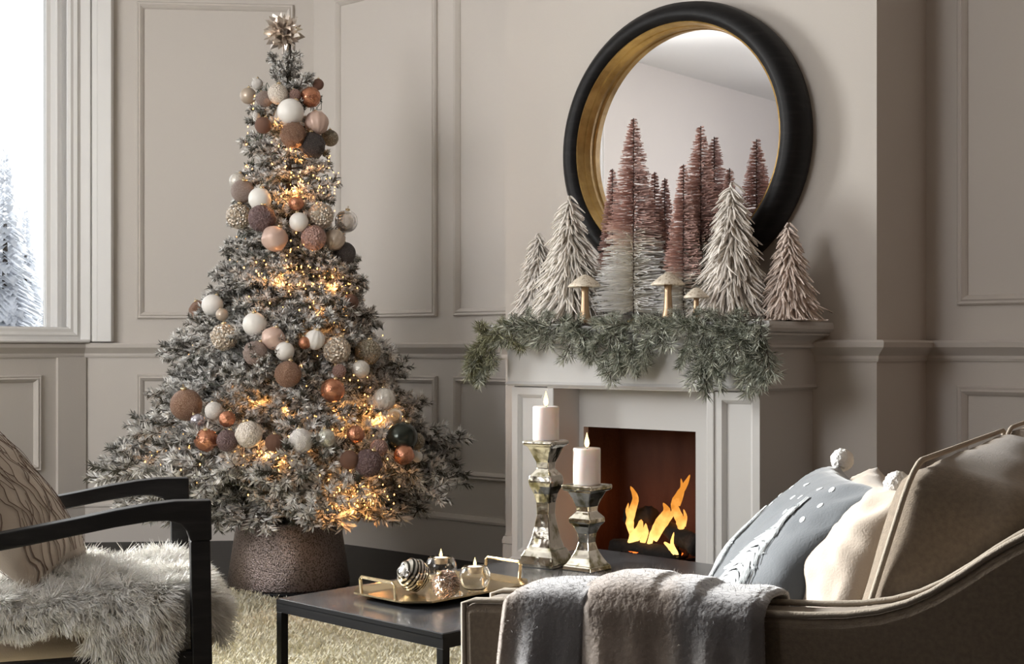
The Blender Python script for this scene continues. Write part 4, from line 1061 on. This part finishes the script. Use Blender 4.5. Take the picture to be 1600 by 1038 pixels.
F = np.concatenate([np.stack([i, i+n, i+2*n, i+3*n], 1), np.stack([i+3*n, i+2*n, i+4*n, i+5*n], 1)])
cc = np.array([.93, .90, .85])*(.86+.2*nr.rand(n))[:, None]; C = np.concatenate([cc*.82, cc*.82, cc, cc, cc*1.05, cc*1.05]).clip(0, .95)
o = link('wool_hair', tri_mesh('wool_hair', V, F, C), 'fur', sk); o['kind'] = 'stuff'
# lumbar pillow
S = pillow_surf(.42, .44, .15, 2.2)
ci = CH.inverted()
A = Vector((-1.075, 3.02, .445)); B_ = Vector((-1.085, 3.43, .475)); fdir = Vector((.948, .32, 0)); lean = R(39)
up = (-fdir*sin(lean)+Vector((0, 0, cos(lean))))*.44
pw = empty('throw_pillow', basis(A, B_-A, up)); tag(pw, 'beige pillow with brown wavy branch lines leaning on the armchair back', 'pillow')
pillow('cushion_cover', S, 'cream', pw)
q = MB()
for k in range(13):
    u0 = -.9+.15*k; pts = [(u0+.05*sin(j*.55+k*1.9)+.03*sin(j*1.3+k), -.93+1.86*j/26) for j in range(27)]; strip(S, pts, .010, -1, .0012, q); strip(S, pts, .010, 1, .0012, q)
    for j0 in (5+k % 4, 13+k % 3, 19):
        sgn = 1 if (j0+k) % 2 else -1; bp = pts[j0]; br = [(bp[0]+sgn*.045*t_**.6*1.6, bp[1]+.055*t_) for t_ in range(6)]
        if all(abs(a) < .96 and abs(b_) < .96 for a, b_ in br): strip(S, br, .009, -1, .0012, q)
q.build('branch_embroidery', 'line', pw)

# ------------------------------------------------------------------ sofa on the right
SF = fr(-.078, 2.09, -28); SL = 2.05
so = empty('sofa', SF); tag(so, 'beige linen sofa with a sweeping low arm nearest the viewer', 'sofa')
outl = [(722, 943), (740, 939), (795, 940), (900, 945), (1000, 950), (1100, 955), (1190, 960), (1260, 963), (1320, 962), (1370, 956), (1415, 944), (1453, 927), (1500, 899), (1540, 872), (1575, 851), (1600, 838)]
TOP = [(hit(SF, x, y).x, hit(SF, x, y).z) for x, y in outl]
TOP += [(.90, TOP[-1][1]+.045), (.95, TOP[-1][1]+.06)]
TOP[0] = (0.0, TOP[0][1])
def armz(x):
    for (a, z0), (b_, z1) in zip(TOP, TOP[1:]):
        if x <= b_: return z0+(z1-z0)*max(x-a, 0)/(b_-a)
    return TOP[-1][1]
AT = .105
for y0 in (0, SL-AT):
    poly = [(.012, .11)]+[(x, z-.004) for x, z in TOP]+[(.96, .11)]
    am = MB().prism(poly, y0, y0+AT).build('armrest', 'linen', so, bev=.014); am.modifiers['bevel'].segments = 3
    q = MB()
    for yy in (y0+.006, y0+AT-.006):
        q.tube([(x-(.004 if i == 0 else 0), yy, z) for i, (x, z) in enumerate([(.006, .12), (.002, .35)]+TOP)], .0048, 6)
    q.build('welt', 'welt', so, smooth=True)
MB().box(.03, .93, AT, SL-AT, .11, .275).build('seat_base', 'linen', so, bev=.01)
MB().prism([(.80, .11), (.84, .80), (.87, .83), (.93, .83), (.95, .80), (.955, .11)], AT-.001, SL-AT+.001).build('back_frame', 'linen', so, bev=.015)
for x in (.06, .90):
    for y in (.05, SL-.05): MB().lathe([(.018, .02), (.026, .11)], 12, c=(x, y, 0)).build('leg', 'blackwood', so)
hw = (SL-2*AT)/2
for k in range(2):
    weld(soft_box(.80, hw-.008, .165, .045, (.012, .004, .018), 8+k).build('seat_cushion', 'linen', so, (.415, AT+hw*(k+.5), .277), smooth=True))
for k in range(2):
    o = weld(soft_box(.20, hw-.03, .41, .05, (.022, .006, .02), 14+k, n=20, wr=.007).build('back_cushion', 'linen', so, (.624, AT+hw*(k+.5)+.004, .420), (0, R(17), 0), smooth=True))
    q = MB(); w2, h2 = (hw-.03)/2, .41
    for sx in (-.085, .085):
        pts = []
        r_ = .05
        for cy, cz, a0 in ((w2-r_, h2-r_, 0), (-w2+r_, h2-r_, pi/2), (-w2+r_, r_, pi), (w2-r_, r_, 1.5*pi)):
            for t_ in range(5): a = a0+t_*pi/8; pts.append((sx, cy+(r_+.003)*cos(a), cz+(r_+.003)*sin(a)))
        q.tube(pts, .0045, 6, closed=True)
    o2 = q.build('cushion_welt', 'welt', o, smooth=True)

# grey pillow with embroidered firs and yarn pompoms (nearer the front of the sofa)
S = pillow_surf(.44, .43, .17, 5.1, wr=.007)
A = Vector((.335, 2.52, .452)); B_ = Vector((.308, 2.09, .452))        # far bottom, near bottom  (left to right seen from the front)
up = Vector((.272, 0, .325))
gp = empty('fir_tree_pillow', basis(A, B_-A, up)); tag(gp, 'slate grey velvet pillow with white fir trees and corner pompoms', 'pillow')
pillow('cushion_cover', S, 'grey', gp)
def fir(cx, v0, v1, wd):
    q = MB(); nlev = 24
    strip(S, [(cx, v0+(v1-v0)*t/8) for t in range(9)], .010, -1, .0015, q)
    for i in range(nlev):
        t = i/(nlev-1); v = v0+(v1-v0)*(1-t); ww = wd*(t*.95+.03)
        for sg in (-1, 1):
            for m_ in (0, 1):
                e = .55+.45*((i*7+m_*3) % 5)/4
                strip(S, [(cx+sg*ww*e*k_/5, v-.20*wd*2*(k_/5)**1.3*(.5+t)*e*(.8+.5*rnd.random())-m_*.012+.012*sin(i*5.+k_)) for k_ in range(6)], .0165, -1, .0018, q)
    q.build('embroidered_fir', 'embro', gp)
fir(.50, -.55, .62, .52); fir(-.30, -.50, .35, .42)
q = MB(); dot = None
for u, v in ((-.05, .72), (-.35, .62), (.25, .60), (.42, .74), (.62, .78), (.05, .56), (.35, .42), (.48, .28), (.60, .05), (.44, -.15), (.52, -.52), (.70, .45), (-.30, .40), (-.60, .50), (-.75, .30), (.78, -.30), (.72, .62)):
    c = S(u, v, -1, .0002); e_ = .03; tu = (S(u+e_, v, -1)-S(u-e_, v, -1)).normalized(); tv = (S(u, v+e_, -1)-S(u, v-e_, -1)).normalized(); nn_ = tu.cross(tv).normalized()
    if nn_.y > 0: nn_ = -nn_
    if dot is None: dot = q.lathe([(.0062, -.002), (.0058, .0006), (.003, .0012), (0, .0013)], 10).build('embroidered_dot', 'embro', gp); o = dot
    else: o = dot.copy(); COL.objects.link(o)
    o.location = c; o.rotation_mode = 'QUATERNION'; o.rotation_quaternion = nn_.to_track_quat('Z', 'Y')
def pom(S, u, v, parent):
    c = S(u, v, -1); r = .021; q = MB(); P = []
    nu, nv = 44, 26
    for i in range(nu):
        for j in range(nv):
            a = 2*pi*i/nu; th = pi*j/(nv-1); rr = r*(1+.10*nz(cos(a)*sin(th)*6, sin(a)*sin(th)*6, cos(th)*6+u)+.02*sin(i*7.)*sin(j*5.))
            P.append((rr*sin(th)*cos(a), rr*sin(th)*sin(a), rr*cos(th)))
    q.grid(P, nu, nv, True); q.build('pompom', 'pom', parent, (c.x+u*.012, c.y, c.z+v*.012), smooth=True)
for u, v in ((-1, 1), (1, 1), (-1, -1), (1, -1)): pom(S, u, v, gp)
# cream pillow
S = pillow_surf(.42, .37, .16, 9.4, wr=.014)
A = Vector((.50, 2.40, .452)); B_ = Vector((.435, 1.99, .452)); up = Vector((.15, 0, .34))
cp = empty('throw_pillow', basis(A, B_-A, up)); tag(cp, 'crumpled cream cotton pillow between the grey pillow and the sofa back', 'pillow')
pillow('cushion_cover', S, 'cream', cp, n=56)

# throw over the near arm
th = empty('throw_blanket', SF); tag(th, 'brushed wool throw in soft grey and beige checks over the sofa arm', 'throw blanket')
hum = [(790, 0), (800, .010), (820, .022), (850, .028), (885, .030), (912, .026), (925, .034), (950, .044), (980, .047), (1010, .044), (1030, .034), (1045, .036), (1075, .032), (1100, .016), (1130, .014), (1160, .016), (1185, .012), (1195, .006)]
def hump(px):
    for (a, h0), (b_, h1) in zip(hum, hum[1:]):
        if px <= b_: t = (px-a)/(b_-a); t = t*t*(3-2*t); return h0+(h1-h0)*t
    return .004
def sheet(pa, pb, off, seed):
    nu, nv = 120, 110; P = []; C = []
    for i in range(nu):
        px = pa+(pb-pa)*i/(nu-1); x = hit(SF, px, 940).x; z = armz(x); h = hump(px)+off
        ed = min(i, nu-1-i)/(nu-1)
        for j in range(nv):
            s_ = j/(nv-1)*.80     # path length from the inside bottom over the top to outside bottom
            inner = .20; topw = AT+.03
            fold = .010*sin(px*.045+seed)+.006*sin(px*.11+seed*2)+.004*nz(px*.02, s_*4, seed)
            if s_ < inner: y = AT+.022+off*.4+fold*.3; zz = z-(inner-s_)+h*.1
            elif s_ < inner+topw:
                t = (s_-inner)/topw; a = pi*t; y = (AT/2)+(AT/2+.020)*cos(a); zz = z+h*.1+(h*.5+.007)*sin(a)**.6
            else:
                d_ = s_-inner-topw; y = -.020-off*.5-min(d_*.09, .018)-fold*min(d_*7, 1); zz = z+h*.1-d_
            roll = .010*max(0, 1-ed*16)
            P.append((x+.02*nz(s_*3, seed)*(1 if s_ > .3 else 0), y+(roll if s_ > inner+topw*.5 else -roll*.2), zz-roll*.3))
            g1 = sin(px*.021+.6+seed)*.5+.5; g2 = sin(s_*17+1.2+seed*.7)*.5+.5
            g1 = min(max((g1-.35)*3, 0), 1); g2 = min(max((g2-.4)*3, 0), 1)
            base = np.array([.34, .28, .235]); grey = np.array([.185, .185, .195]); brn = np.array([.12, .088, .065])
            c = base*(1-g1*.75)+grey*g1*.75; c = c*(1-g2*.55)+(brn*(1-g1)+grey*.75*g1)*g2*.55
            C.append(c*(1+.12*nz(px*.12, s_*30)))
    return P, C, nu, nv
q = MB(); P, C, nu, nv = sheet(795, 930, .004, 1.0); q.grid(P, nu, nv); P2, C2, nu, nv = sheet(908, 1192, .013, 2.3); q.grid(P2, nu, nv); q.c = C+C2
q.build('wool_cloth', 'plaid', th, smooth=True, solid=.007)
# brushed fuzz of the throw
PA = np.concatenate([np.array(P), np.array(P2)]); CA = np.array(C+C2); n = 28000; ii = nr.randint(0, len(PA), n)
pos = PA[ii]+nr.normal(0, .002, (n, 3)); ctr = np.stack([pos[:, 0], np.full(n, AT/2), np.minimum(pos[:, 2], .60)], 1); dd = pos-ctr; dd[:, 0] = 0; dd /= np.linalg.norm(dd, axis=1)[:, None]+1e-6
dd = dd+nr.normal(0, .6, (n, 3)); dd /= np.linalg.norm(dd, axis=1)[:, None]; tp_ = pos+dd*(.006+.006*nr.rand(n))[:, None]; sd = np.cross(dd, nr.normal(size=(n, 3))); sd /= np.linalg.norm(sd, axis=1)[:, None]; sd *= .0003
V = np.concatenate([pos-sd, pos+sd, tp_]); i = np.arange(n)
o = link('brushed_fuzz', tri_mesh('brushed_fuzz', V, np.stack([i, i+n, i+2*n], 1), np.tile(CA[ii]*.95, (3, 1))), 'plaid', th); o['kind'] = 'stuff'
